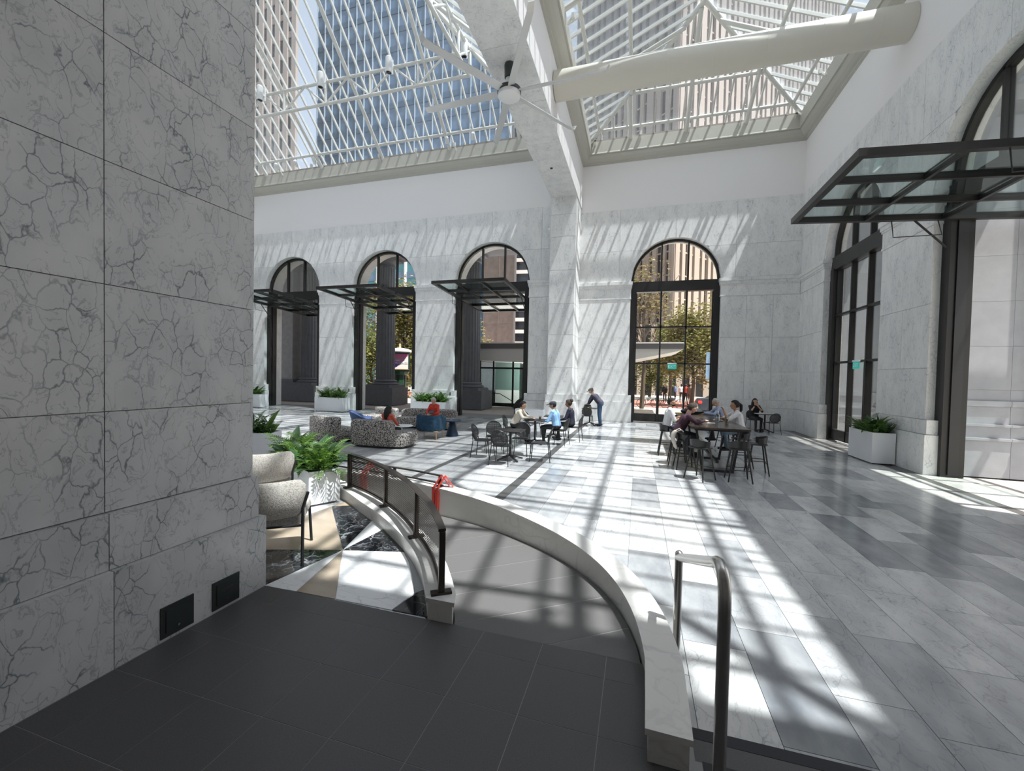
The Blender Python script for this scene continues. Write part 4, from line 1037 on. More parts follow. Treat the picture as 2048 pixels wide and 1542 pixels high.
# low rail on the far kerb
mid = [(a + b)/2 for a, b in zip(ROUT, RIN)]; fr = [p for p in mid if -4.9 < p.x < -2.6]
t = thing('low_rail', (fr[0].x, fr[0].y, .5), label='low bronze rail on the far end of the outer kerb', cat='railing'); o0 = Vector((fr[0].x, fr[0].y, .5))
strip_along(fr, .64, .655, .045, 'top_rail', 'bronze_rail'); strip_along(fr, .525, .545, .025, 'bottom_rail', 'bronze_rail')
for i in (0, len(fr)//2, len(fr) - 1):
    p = Vector((fr[i].x, fr[i].y, .5)) - o0; MB().box((p.x - .02, p.y - .014, 0), (p.x + .02, p.y + .014, .14)).box((p.x - .04, p.y - .04, 0), (p.x + .04, p.y + .04, .012)).build('post', 'bronze_rail', t)
def tape(c, ax, label):
    t = thing('barrier_tape', (c.x, c.y, .5), math.atan2(ax.y, ax.x), label, 'tape')
    for k, dx in enumerate((-.045, .03)):
        MB().box((dx, -.09, -.35), (dx + .045, -.112, .0)).build('hanging_strip', 'tape_red', t)
        MB().bar((dx + .022, -.1, .002), (dx + .09, -.012, .165), .055, .012).build('wrap', 'tape_red', t); MB().bar((dx + .09, -.012, .165), (dx + .16, .07, .005), .055, .012).build('wrap', 'tape_red', t)
i0 = min(range(len(mid)), key=lambda i: (mid[i] - Vector((-2.66, 5.42))).length); ax = (mid[i0 - 1] - mid[i0 + 1]).normalized()
tape(mid[i0], ax, 'red tape strips wrapped on the near end of the low rail')
i0 = min(range(len(mid)), key=lambda i: (mid[i] - Vector((-4.15, 5.72))).length); ax = (mid[i0 - 1] - mid[i0 + 1]).normalized()
tape(mid[i0], ax, 'red tape seen through the perforated screen on the far rail')
# steel handrail by the step
t = thing('handrail', (.36, 1.9, .35), label='brushed steel tube handrail on the step in the right foreground', cat='handrail')
A, B = Vector((.37, 1.9, 1.34)), Vector((.29, 2.93, .93)); dr = (B - A).normalized(); o0 = Vector((.36, 1.9, .35)); v = []
for k in range(9):
    th = k/8; p0, p1, p2 = Vector((.37, 1.9, 1.12)), Vector((.37, 1.895, 1.375)), A + dr*.2; v.append((p0*(1 - th)**2 + p1*2*th*(1 - th) + p2*th*th) - o0)
MB().tube([Vector((.37, 1.9, .35)) - o0] + v + [B - o0], .026, 16).build('front_post_and_rail', 'steel', t, True)
MB().tube([Vector((.29, 2.93, 0)) - o0, Vector((.29, 2.93, .95)) - o0], .025, 16).build('rear_post', 'steel', t, True); MB().ellip(Vector((.29, 2.93, .95)) - o0, (.026, .026, .026), 14, 8).build('end_cap', 'steel', t, True)
MB().lathe([(.06, 0), (.06, .01), (.03, .014)], 18, Vector((.37, 1.9, .35)) - o0).build('floor_flange', 'steel', t, True)

# ================================================================== PLANTERS
leafy('leaf_fern', [(.05, .13, .018), (.10, .21, .03), (.16, .28, .045), (.07, .16, .03)])
leafy('leaf_broad', [(.018, .06, .018), (.035, .09, .025), (.025, .075, .02), (.05, .11, .035)])
def frond_mesh(L, n, wl, droop):
    m = MB(); c = []
    for i in range(n + 1): s = i/n; c.append(Vector((0, L*(.85*s - .15*droop*s*s), L*(1.15*s - droop*.8*s*s))))
    m.tube(c, [.006*(1 - .8*i/n) + .001 for i in range(n + 1)], 4)
    for i in range(1, n + 1):
        w = wl*math.sin(PI*min(.12 + .88*i/n, .97)); d = (c[i] - c[i - 1]).normalized(); b = c[i]
        for sgn in (-1, 1):
            a = Vector((sgn, .35, .15)).normalized()*w; m.add([b - d*L/n*.4, b + a*.5 - d*L/n*.25, b + a, b + a*.5 + d*L/n*.3], [(0, 1, 2, 3)])
    return m.mesh('frond', 'leaf_fern')
def broad_mesh(L, w, droop, fold=.25, mat='leaf_broad'):
    m = MB(); n = 7; P = []
    for i in range(n + 1):
        s = i/n; ww = w*math.sin(PI*min(.03 + s**.8*.97, 1))*(.5 if s < .05 else 1) + .002; y, z = L*(s - .3*droop*s*s), L*(.9*s - .85*droop*s*s)
        P += [(-ww, y, z + ww*fold), (0, y, z), (ww, y, z + ww*fold)]
    F = []
    for i in range(n): b = 3*i; F += [(b, b + 1, b + 4, b + 3), (b + 1, b + 2, b + 5, b + 4)]
    return m.add(P, F).mesh('leaf', mat, True)
FR = [frond_mesh(.40, 14, .085, .95), frond_mesh(.34, 12, .075, 1.25), frond_mesh(.46, 15, .08, .85)]
BR = [broad_mesh(.36, .05, .55), broad_mesh(.30, .045, .9), broad_mesh(.42, .05, .4)]
def planter(loc, rz, lx, ly, h, label, z0=.03):
    t = thing('planter', loc, rz, label, 'planter'); w = .02; m = MB()
    m.box((-lx/2, -ly/2, z0), (lx/2, -ly/2 + w, h)).box((-lx/2, ly/2 - w, z0), (lx/2, ly/2, h)).box((-lx/2, -ly/2 + w, z0), (-lx/2 + w, ly/2 - w, h)).box((lx/2 - w, -ly/2 + w, z0), (lx/2, ly/2 - w, h)).box((-lx/2 + w, -ly/2 + w, z0), (lx/2 - w, ly/2 - w, z0 + .02))
    m.build('box', 'planter_white', t); MB().box((-lx/2 + w, -ly/2 + w, h - .12), (lx/2 - w, ly/2 - w, h - .05)).build('soil', 'soil', t)
    for sx_ in (-1, 1):
        for sy_ in (-1, 1): MB().lathe([(.025, 0), (.025, z0)], 8, (sx_*(lx/2 - .06), sy_*(ly/2 - .06), 0)).build('foot', 'black_metal', t)
    return t
def foliage(lx, ly, h, n, label, loc, rz, sc=1.0, fern=.6, seed=1, cat='plants', ymin=-9, ymax=9):
    r = random.Random(seed); V = []; F = []
    for i in range(n):
        me = r.choice(FR) if r.random() < fern else r.choice(BR)
        M = Matrix.Translation((r.uniform(-lx/2, lx/2)*.85, r.uniform(-ly/2, ly/2)*.8, h - .06)) @ Matrix.Rotation(r.random()*6.3, 4, 'Z') @ Matrix.Rotation(r.uniform(-.25, .5), 4, 'X') @ Matrix.Scale(sc*r.uniform(.7, 1.15), 4)
        o_ = len(V); V += [Vector((q.x, min(max(q.y, ymin), ymax), q.z)) for q in (M @ v.co for v in me.vertices)]; F += [tuple(o_ + k for k in p.vertices) for p in me.polygons]
    me = bpy.data.meshes.new('planter_foliage'); me.from_pydata(V, [], F); me.materials.append(MATS['leaf_plant']); me.update()
    return link('planter_foliage', me, None, loc, rz, label, cat, 'greenery in the white planters')
leafy('leaf_plant', [(.025, .07, .02), (.07, .15, .025), (.12, .22, .04), (.04, .10, .025)])
# near planter with individually built leaves
ax = Vector((-.873, .488)); bx_ = Vector((.488, .873)); LX, LY = 1.5, .40
pc = Vector((-4.0, 4.37)) + ax*LX/2 + bx_*LY/2; prz = math.atan2(-ax.y, -ax.x)
planter((pc.x, pc.y, .35), prz, LX, LY, .45, 'white planter box on the compass platform beside the bouclé chairs', .02)
t = thing('planter_greenery', (pc.x, pc.y, .76), prz, 'lush ferns and broad leaves in the nearest white planter', 'plants', 'greenery in the white planters')
rp_ = random.Random(5)
for i in range(290):
    me = rp_.choice(FR) if rp_.random() < .8 else rp_.choice(BR)
    o = link('fern_frond' if me in FR else 'broad_leaf', me, t); o.location = (rp_.uniform(-.44, .47)*LX, rp_.uniform(-.36, .36)*LY, -.02)
    o.rotation_euler = (rp_.uniform(-.5, .45), 0, rp_.random()*6.3); s = rp_.uniform(1.0, 1.5); o.scale = (s, s, s)
for loc, rz, lx, ly, h, lab, n, seed in (
    ((6.10, 13.68, 0), PI/2, 1.26, .5, .82, 'right-hand white planter against the marble pier', 150, 2),
    ((-15.4, 18.42, 0), 0, 1.75, .6, .74, 'white planter between the two left doorways of the lounge', 190, 3),
    ((-9.6, 18.42, 0), 0, 1.75, .6, .74, 'white planter behind the woman on the rear sofa', 190, 4),
    ((-20.9, 18.42, 0), 0, 1.75, .6, .74, 'white planter cut by the edge of the near pier', 90, 6),
    ((-4.62, 18.35, 0), 0, 1.3, .5, .6, 'low white planter box in front of the pilaster', 0, 7),
    ((-8.3, 7.0, 0), .4, 1.6, .5, .75, 'white planter half hidden behind the nearest greenery', 100, 8)):
    planter(loc, rz, lx, ly, h, lab)
    if n: foliage(lx, ly, h, n, {2: 'dark trailing ferns in the right-hand planter', 3: 'ferns in the planter between the two left doorways', 4: 'ferns and upright leaves behind the woman on the rear sofa', 6: 'ferns at the edge of the near pier', 8: 'ferns behind the nearest greenery'}[seed], loc, rz, {2: 1.3, 8: 1.5}.get(seed, 1.6), .7, seed, ymin=-.25 if seed == 2 else -9, ymax=.7 if seed in (3, 4, 6) else 9)
# ================================================================== FURNITURE
def patt(name, scale, thr, c0, c1, rough=.9, bump=0):
    m, nt, N, L, P = nmat(name); tc = N.new('ShaderNodeTexCoord'); nz = N.new('ShaderNodeTexNoise'); nz.inputs['Scale'].default_value = scale; nz.inputs['Detail'].default_value = 1.5; nz.inputs['Distortion'].default_value = 1.0
    L.new(tc.outputs['Object'], nz.inputs['Vector']); cr = N.new('ShaderNodeValToRGB'); L.new(nz.outputs[0], cr.inputs[0]); e = cr.color_ramp.elements
    e[0].position = thr; e[1].position = thr + .02; e[0].color = (*c0, 1); e[1].color = (*c1, 1); L.new(cr.outputs[0], P.inputs['Base Color']); P.inputs['Roughness'].default_value = rough
    if bump:
        b = N.new('ShaderNodeBump'); b.inputs['Strength'].default_value = bump; b.inputs['Distance'].default_value = .01; L.new(nz.outputs[0], b.inputs['Height']); L.new(b.outputs[0], P.inputs['Normal'])
patt('sofa_fabric', 46, .5, (.012, .012, .014), (.50, .46, .42))
patt('teal_fabric', 9, .5, (.012, .045, .085), (.02, .065, .115))
patt('boucle', 90, .45, (.30, .28, .25), (.44, .41, .37), .95, .35)
plain('blue_fabric', (.05, .085, .19), .85); plain('oak', (.42, .27, .15), .5); plain('navy_metal', (.006, .022, .05), .4)
plain('white_top', (.75, .76, .77), .3); plain('mesh_black', (.03, .03, .032), .6)

def mesh_panel(name, cols=14, rows=12, w=.36, h=.32):
    pass
def cafe_chair():
    t = thing('cafe_chair', cat='chair')
    m = MB(); n = 24; P = []
    for z in (.435, .452):
        for k in range(n):
            a = 2*PI*k/n; c, s = math.cos(a), math.sin(a); e = .55; P.append((.215*abs(c)**e*(1 if c > 0 else -1), .215*abs(s)**e*(1 if s > 0 else -1), z))
    m.add(P, [tuple(range(n - 1, -1, -1)), tuple(range(n, 2*n))] + [(k, (k + 1) % n, n + (k + 1) % n, n + k) for k in range(n)]); m.build('seat', 'black_metal', t, True)
    def bp(a, k=1): return Vector((.205*k*math.cos(a), -.235 - .05*(math.sin(a)*k) - .03 + .04*math.cos(a)**2, .64 + .185*k*math.sin(a)))
    MB().tube([bp(2*PI*k/24) for k in range(24)], .0125, 8, closed=True).build('back_frame', 'black_metal', t, True)
    m = MB()
    for i in range(-6, 7):
        x = i/7; h = math.sqrt(1 - x*x)
        m.bar(Vector((.205*x, -.27 + .05*h + .04*x*x + .0, .64 - .185*h)), Vector((.205*x, -.27 - .05*h + .04*x*x, .64 + .185*h)), .019, .004, up=(0, 1, 0))
    for j in range(-6, 7):
        z = j/7; w = math.sqrt(1 - z*z); m.bar(Vector((-.205*w, -.262 - .05*z + .04*w*w, .64 + .185*z)), Vector((0, -.266 - .05*z, .64 + .185*z)), .004, .016, up=(0, 0, 1)); m.bar(Vector((.205*w, -.262 - .05*z + .04*w*w, .64 + .185*z)), Vector((0, -.266 - .05*z, .64 + .185*z)), .004, .016, up=(0, 0, 1))
    m.build('back_mesh', 'mesh_black', t)
    for sx_ in (-1, 1):
        MB().tube([(sx_*.2, .19, .44), (sx_*.235, .235, 0)], [.012, .010], 8).build('leg', 'black_metal', t, True)
        MB().tube([(sx_*.195, -.235, .62), (sx_*.2, -.21, .44), (sx_*.235, -.27, 0)], [.012, .012, .010], 8).build('leg', 'black_metal', t, True)
    return t
CH = cafe_chair()
def cafe_table(x, y, rz, label, s=.64):
    t = thing('cafe_table', (x, y, 0), rz, label, 'table', 'square black tables')
    MB().box((-s/2, -s/2, .722), (s/2, s/2, .742)).build('tabletop', 'black_wood', t); MB().tube([(0, 0, .1), (0, 0, .722)], .032, 12).build('post', 'black_metal', t, True)
    MB().box((-.15, -.15, .71), (.15, .15, .722)).build('top_plate', 'black_metal', t)
    for k in range(4): a = PI/4 + PI/2*k; MB().bar((0, 0, .12), (.36*math.cos(a), .36*math.sin(a), .015), .045, .03).build('foot', 'black_metal', t)
    return t
G4 = 'round-backed black chairs'
cafe_table(-2.99, 9.93, .03, 'empty square black table nearest the ramp')
for x, y, a, l in ((-3.72, 9.98, -88, 'black chair left of the nearest empty table, facing right'), (-3.03, 9.40, 0, 'black chair in front of the nearest empty table, back to the viewer'),
                   (-2.28, 10.12, 98, 'black chair right of the nearest empty table'), (-3.68, 10.72, 205, 'black chair behind the left of the nearest empty table, showing its round back'), (-2.93, 10.66, 182, 'black chair behind the nearest empty table, below the cream shirt'),
                   (-3.78, 12.7, -90, 'black chair under the man in the cream shirt'), (-2.28, 12.75, 80, 'black chair under the person in the blue shirt'), (-1.98, 13.72, 85, 'black chair under the woman in navy with tied-up hair'), (-3.5, 14.3, -95, 'empty black chair behind the table of the man in cream'),
                   (-2.02, 18.0, 0, 'black chair with a backpack beside the standing man'), (4.72, 19.85, 190, 'black chair of the seated woman by the rear right wall'), (5.12, 18.85, 15, 'empty black chair at the table of the woman by the rear right wall')):
    again(CH, (x, y, 0), math.radians(a), l, G4)
cafe_table(-3.02, 12.65, .05, 'black table between the cream-shirted man and the blue-shirted person')
cafe_table(-2.72, 14.15, .1, 'black table in front of the woman in navy')
cafe_table(-1.98, 18.55, 0, 'black table at which the man in a cap stands'); cafe_table(5.02, 19.4, .05, 'black table of the woman by the rear right wall')

def bar_stool():
    t = thing('bar_stool', cat='stool'); m = MB(); m.rbox((0, 0, .675), (.40, .38, .035), .10, 5); m.build('seat', 'black_wood', t, True)
    n = 12; P = []
    for i in range(n + 1):
        a = PI + PI*i/n; hh = .86 - .05*abs(math.cos(a))**2
        for r, z in ((.205, .66), (.23, hh), (.212, hh), (.187, .68)): P.append((r*math.cos(a)*.97, r*math.sin(a)*.92 + .01, z if z < .8 else z))
    F = []
    for i in range(n):
        for k in range(4): F.append((4*i + k, 4*i + (k + 1) % 4, 4*i + 4 + (k + 1) % 4, 4*i + 4 + k))
    F += [(0, 1, 2, 3), (4*n, 4*n + 3, 4*n + 2, 4*n + 1)]
    MB().add(P, F).build('backrest', 'black_wood', t, True)
    L = []
    for sx_, sy_ in ((-1, 1), (1, 1), (1, -1), (-1, -1)):
        a, b = Vector((sx_*.13, sy_*.12, .665)), Vector((sx_*.225, sy_*.215, 0)); L.append((a, b)); MB().tube([a, b], [.019, .014], 10).build('leg', 'black_wood', t, True)
    for i in range(4):
        z = (.25, .31, .25, .31)[i]; k = (.665 - z)/.665; p, q = L[i][0].lerp(L[i][1], k), L[(i + 1) % 4][0].lerp(L[(i + 1) % 4][1], k); MB().tube([p, q], .009, 8).build('stretcher', 'black_wood', t, True)
    return t
BS = bar_stool(); G5 = 'bar stools around the long table'
for x, y, a, l in ((1.30, 9.56, -42, 'bar stool at the near left corner of the long table, turned toward it'), (2.06, 9.70, 0, 'bar stool at the near end of the long table, back to the viewer'), (2.62, 10.62, 85, 'bar stool standing farthest right of the long table'), (2.44, 11.35, 100, 'bar stool tucked against the right side of the long table'),
                   (1.10, 10.55, -85, 'bar stool with the draped white bag'), (.98, 11.05, -90, 'bar stool under the woman in maroon'), (.80, 12.25, -90, 'bar stool under the man in the white shirt'), (2.62, 12.25, 92, 'bar stool under the woman in the white t-shirt'), (2.6, 14.1, 100, 'bar stool under the older man in pale blue')):
    again(BS, (x, y, 0), math.radians(a), l, G5)
t = thing('long_table', (1.78, 12.3, 0), 0, 'long dark wooden high table on a black steel frame', 'table')
for i in range(4): MB().box((-.61 + .305*i + .002, -2.1, .985), (-.61 + .305*(i + 1) - .002, 2.1, 1.025)).build('plank', 'table_wood', t)
for y in (-1.85, -.2, 1.6):
    MB().box((-.34, y - .03, 0), (.34, y + .03, .05)).build('foot_bar', 'black_metal', t); MB().box((-.5, y - .03, .93), (.5, y + .03, .985)).build('cross_bar', 'black_metal', t)
    for s in (-1, 1): MB().bar((s*.31, y, .02), (s*.46, y, .96), .05, .05, up=(0, 1, 0)).build('leg', 'black_metal', t)
MB().box((-.03, -1.85, .2), (.03, 1.6, .25)).build('stretcher', 'black_metal', t)

# lounge
def sofa(loc, rz, lx, ly, hb, label, arc_=.25, back=.30, low=None):
    """upholstered piece, back along local -Y; low = part of the width without a back"""
    t = thing('curved_sofa', loc, rz, label, 'sofa', 'black and white patterned sofas'); n = 16
    def body(u0, u1, z0, z1, d0, d1, bulge):
        m = MB(); P = []; prof = [(0, .06), (.0, .85), (.03, .95), (.10, 1.0), (.90, 1.0), (.97, .95), (1, .85), (1, .06), (.95, 0), (.05, 0)]
        K_ = len(prof)
        for i in range(n + 1):
            s = i/n; u = u0 + (u1 - u0)*s; e = min(1, .35 + 4*min(s, 1 - s)) ; off_ = -bulge*(1 - (2*(u)/lx)**2)
            ee = math.sqrt(max(0, 1 - max(0, 1 - min(s, 1 - s)/.08)**2)) if min(s, 1 - s) < .08 else 1
            for f, z in prof:
                d = d0 + (d1 - d0)*(.5 + (f - .5)*(.55 + .45*ee)); P.append((u, d + off_, z0 + (z1 - z0)*(.5 + (z - .5)*(.8 + .2*ee)) if z < .5 else z0 + (z1 - z0)*(1 - (1 - z)*1 - .12*(1 - ee))))
        F = []
        for i in range(n):
            for k in range(K_): F.append((K_*i + k, K_*i + (k + 1) % K_, K_*i + K_ + (k + 1) % K_, K_*i + K_ + k))
        F += [tuple(range(K_)), tuple(range(K_*n + K_ - 1, K_*n - 1, -1))]
        return m.add(P, F)
    body(-lx/2, lx/2, .05, .42, -ly/2, ly/2, arc_).build('seat', 'sofa_fabric', t, True)
    b0, b1 = (-lx/2 + .02, lx/2 - .02) if low is None else (-lx/2 + .02, lx/2 - low)
    body(b0, b1, .10, hb, -ly/2 - .02, -ly/2 + back, arc_).build('backrest', 'sofa_fabric', t, True)
    body(-lx/2 + .1, lx/2 - .1, 0, .06, -ly/2 + .1, ly/2 - .1, arc_).build('plinth', 'black_metal', t)
    return t
sofa((-6.95, 10.55, 0), .10, 1.75, .95, .76, 'patterned sofa whose back faces the ramp, with the black-haired person', .12, .30, .42)
sofa((-8.85, 10.75, 0), -.35, 1.35, .95, .76, 'patterned sofa end at the left, partly behind the greenery', .10, .34)
sofa((-7.75, 14.45, 0), PI + .12, 2.3, .95, .70, 'patterned rear sofa facing the viewer', .2, .3)
sofa((-9.75, 14.35, 0), PI - .35, 1.3, .9, .70, 'patterned rear sofa end at the left of the rear sofa', .1, .3)
t = thing('armchair', (-6.42, 12.25, 0), .12, 'teal armchair on oak legs with its back to the viewer', 'armchair'); t.scale = (1.1, 1.1, 1.05)
m = MB(); n = 18; P = []
for i in range(n + 1):
    a = PI + PI*i/n; e = .5; c, s = math.cos(a), math.sin(a); x = .37*abs(c)**e*(1 if c > 0 else -1); y = -.34*abs(s)**e
    nx, ny = c, s; taper = 1
    for k, z in ((.93, .24), (1, .34), (1, .66), (.96, .73), (.84, .73), (.80, .64), (.80, .34)): P.append((x*k, y*k + (.02), z))
K_ = 7; F = []
for i in range(n):
    for k in range(K_): F.append((K_*i + k, K_*i + (k + 1) % K_, K_*i + K_ + (k + 1) % K_, K_*i + K_ + k))
F += [tuple(range(K_)), tuple(range(K_*n + K_ - 1, K_*n - 1, -1))]
m.add(P, F).build('shell', 'teal_fabric', t, True)
for s in (-1, 1): MB().rbox((s*.33, .18, .45), (.08, .40, .42), .035).build('arm', 'teal_fabric', t, True)
MB().rbox((0, .06, .36), (.60, .60, .18), .06).build('seat_cushion', 'teal_fabric', t, True); MB().rbox((0, .03, .235), (.66, .64, .05), .05).build('base', 'oak', t, True)
for sx_ in (-1, 1):
    for sy_ in (-1, 1): MB().tube([(sx_*.28, sy_*.26, .22), (sx_*.3, sy_*.29, 0)], [.018, .012], 8).build('leg', 'oak', t, True)
t = thing('side_table', (-5.98, 13.0, 0), 0, 'dark blue conical side table beside the teal armchair', 'side table')
MB().lathe([(.22, 0), (.22, .02), (.20, .06), (.10, .46), (.07, .5)], 24).build('base', 'navy_metal', t, True); MB().lathe([(.07, .5), (.30, .51), (.31, .54), (.29, .54), (.28, .525)], 28).build('tray', 'navy_metal', t, True)
t = thing('coffee_table', (-7.02, 11.5, 0), 0, 'round white low table in front of the black-haired person', 'side table')
MB().lathe([(.2, 0), (.2, .015), (.03, .03), (.03, .44)], 24).build('pedestal', 'white_metal', t, True); MB().lathe([(.34, .44), (.35, .45), (.35, .465), (.34, .47)], 32).build('top', 'white_top', t, True)
t = thing('lounge_chair', (-8.95, 12.35, 0), -.9, 'low blue tub lounge chair behind the patterned sofas', 'armchair'); t.scale = (1.2, 1.2, 1.12)
m = MB(); P = []; n = 22
for i in range(n + 1):
    a = PI*.85 + PI*1.3*i/n; hh = .70 - .24*(1 - max(0, -math.sin(a)))**1.2
    for r, z in ((.34, .28), (.45, hh), (.41, hh + .02), (.33, .34)): P.append((r*math.cos(a)*1.05, r*math.sin(a), z))
F = []
for i in range(n):
    for k in range(4): F.append((4*i + k, 4*i + (k + 1) % 4, 4*i + 4 + (k + 1) % 4, 4*i + 4 + k))
F += [(0, 1, 2, 3), (4*n, 4*n + 3, 4*n + 2, 4*n + 1)]
m.add(P, F).build('shell', 'blue_fabric', t, True); MB().lathe([(.30, .24), (.37, .28), (.38, .36), (.33, .40)], 24).build('seat', 'blue_fabric', t, True)
for k in range(4): a = PI/4 + PI/2*k; MB().tube([(.22*math.cos(a), .22*math.sin(a), .26), (.33*math.cos(a), .33*math.sin(a), 0)], .013, 8).build('leg', 'black_metal', t, True)

# bouclé chairs on the compass platform
def boucle_chair(loc, rz, label):
    """frame chair with a curved upholstered back along local -Y"""
    t = thing('boucle_chair', loc, rz, label, 'armchair', 'bouclé chairs on the platform'); m = MB(); P = []; n = 16
    for i in range(n + 1):
        s = 2*i/n - 1; x = .33*s; y = -.26 - .07*(1 - s*s); e = math.sqrt(max(0, 1 - max(0, abs(s) - .72)**2/.0784))
        zc, hh = .60 + .02*s*s, .17*(.62 + .38*e)
        for k in range(8):
            a = 2*PI*k/8; P.append((x, y + .045*math.cos(a)*(.5 + .5*e) - .10*(zc + hh*math.sin(a) - .5), zc + hh*abs(math.sin(a))**.7*(1 if math.sin(a) > 0 else -1)))
    F = []
    for i in range(n):
        for k in range(8): F.append((8*i + k, 8*i + (k + 1) % 8, 8*i + 8 + (k + 1) % 8, 8*i + 8 + k))
    F += [tuple(range(8)), tuple(range(8*n + 7, 8*n - 1, -1))]
    m.add(P, F).build('backrest', 'boucle', t, True)
    MB().rbox((0, .02, .40), (.62, .58, .12), .07).build('seat', 'boucle', t, True)
    for s in (-1, 1):
        MB().tube([(s*.35, -.30, .66), (s*.31, -.30, .52), (s*.31, -.32, 0)], .014, 8).build('rear_leg', 'black_metal', t, True); MB().tube([(s*.29, .26, .36), (s*.31, .28, 0)], .014, 8).build('front_leg', 'black_metal', t, True)
    MB().tube([(-.31, -.3, .36), (.31, -.3, .36)], .012, 8).build('rear_bar', 'black_metal', t, True)
    return t
boucle_chair((-3.28, 3.12, .35), math.radians(35), 'nearest bouclé chair, half hidden by the marble pier')
boucle_chair((-4.42, 4.05, .35), math.radians(50), 'bouclé chair with a black frame behind the nearest one')
# ================================================================== PEOPLE
for nm, c in (('skin_light', (.56, .33, .23)), ('skin_mid', (.42, .23, .15)), ('skin_tan', (.34, .18, .11)), ('hair_black', (.008, .007, .007)), ('hair_brown', (.03, .018, .012)), ('hair_grey', (.42, .40, .37)), ('hair_grey_brown', (.22, .16, .12)),
              ('cloth_cream', (.62, .56, .47)), ('cloth_black', (.012, .012, .014)), ('cloth_charcoal', (.03, .03, .033)), ('cloth_sky', (.24, .42, .66)), ('cloth_navy', (.014, .014, .032)), ('cloth_plum', (.055, .05, .075)), ('cloth_jeans', (.035, .075, .14)),
              ('cloth_white', (.66, .65, .66)), ('cloth_maroon', (.045, .014, .028)), ('cloth_pale_blue', (.36, .42, .56)), ('cloth_light_jeans', (.16, .22, .28)), ('cloth_orange', (.56, .10, .055)), ('cloth_red', (.60, .05, .03)), ('cap_grey', (.20, .19, .17)), ('cap_slate', (.05, .05, .065)),
              ('shoe_black', (.012, .012, .012)), ('shoe_white', (.6, .6, .58)), ('cloth_brown', (.22, .14, .11)), ('cloth_blue', (.10, .17, .35)), ('olive', (.055, .055, .028)), ('cloth_bag', (.55, .50, .43))):
    plain(nm, c, .8 if 'skin' not in nm else .55)
def capsule(m, a, b, ra, rb, n=10):
    a, b = Vector(a), Vector(b); d = b - a; L = d.length
    d = d/L if L > 1e-6 else Vector((0, 0, 1))
    pts = []; rs = []
    for k in range(4): t = PI/2*k/4; pts.append(a - d*ra*math.cos(t)); rs.append(max(ra*math.sin(t), ra*.08))
    pts += [a, b] if L > 1e-3 else [a]; rs += [ra, rb] if L > 1e-3 else [ra]
    for k in range(3, -1, -1): t = PI/2*k/4; pts.append(b + d*rb*math.cos(t)); rs.append(max(rb*math.sin(t), rb*.08))
    m.tube(pts, rs, n)
class Body:
    def __init__(s): s.c = []
    def cap(s, a, b, ra, rb, tag): s.c.append((Vector(a), Vector(b), ra, rb, tag))
def hand(B, wr, dr, up, curl, tag='skin', side=1):
    dr = Vector(dr).normalized(); up = Vector(up); sd = dr.cross(up).normalized()*side; up = sd.cross(dr)*side
    pc = Vector(wr) + dr*.05
    B.cap(Vector(wr) + sd*.018, pc + sd*.026 + dr*.02, .016, .016, tag); B.cap(Vector(wr) - sd*.018, pc - sd*.026 + dr*.02, .016, .016, tag); B.cap(wr, pc + dr*.02, .018, .018, tag)
    for k, (o, L) in enumerate(((.032, .062), (.011, .074), (-.011, .07), (-.032, .054))):
        b = pc + sd*o + dr*.025; k1 = b + (dr*math.cos(curl) - up*math.sin(curl))*L*.5; k2 = k1 + (dr*math.cos(2.2*curl) - up*math.sin(2.2*curl))*L*.5; B.cap(b, k1, .0095, .009, tag); B.cap(k1, k2, .009, .0075, tag)
    b = Vector(wr) + sd*.03 + dr*.03; k1 = b + (sd*.7 + dr*.7 - up*.2).normalized()*.035; B.cap(b, k1, .012, .011, tag); B.cap(k1, k1 + (dr*.9 + sd*.2 - up*.3).normalized()*.03, .011, .009, tag)
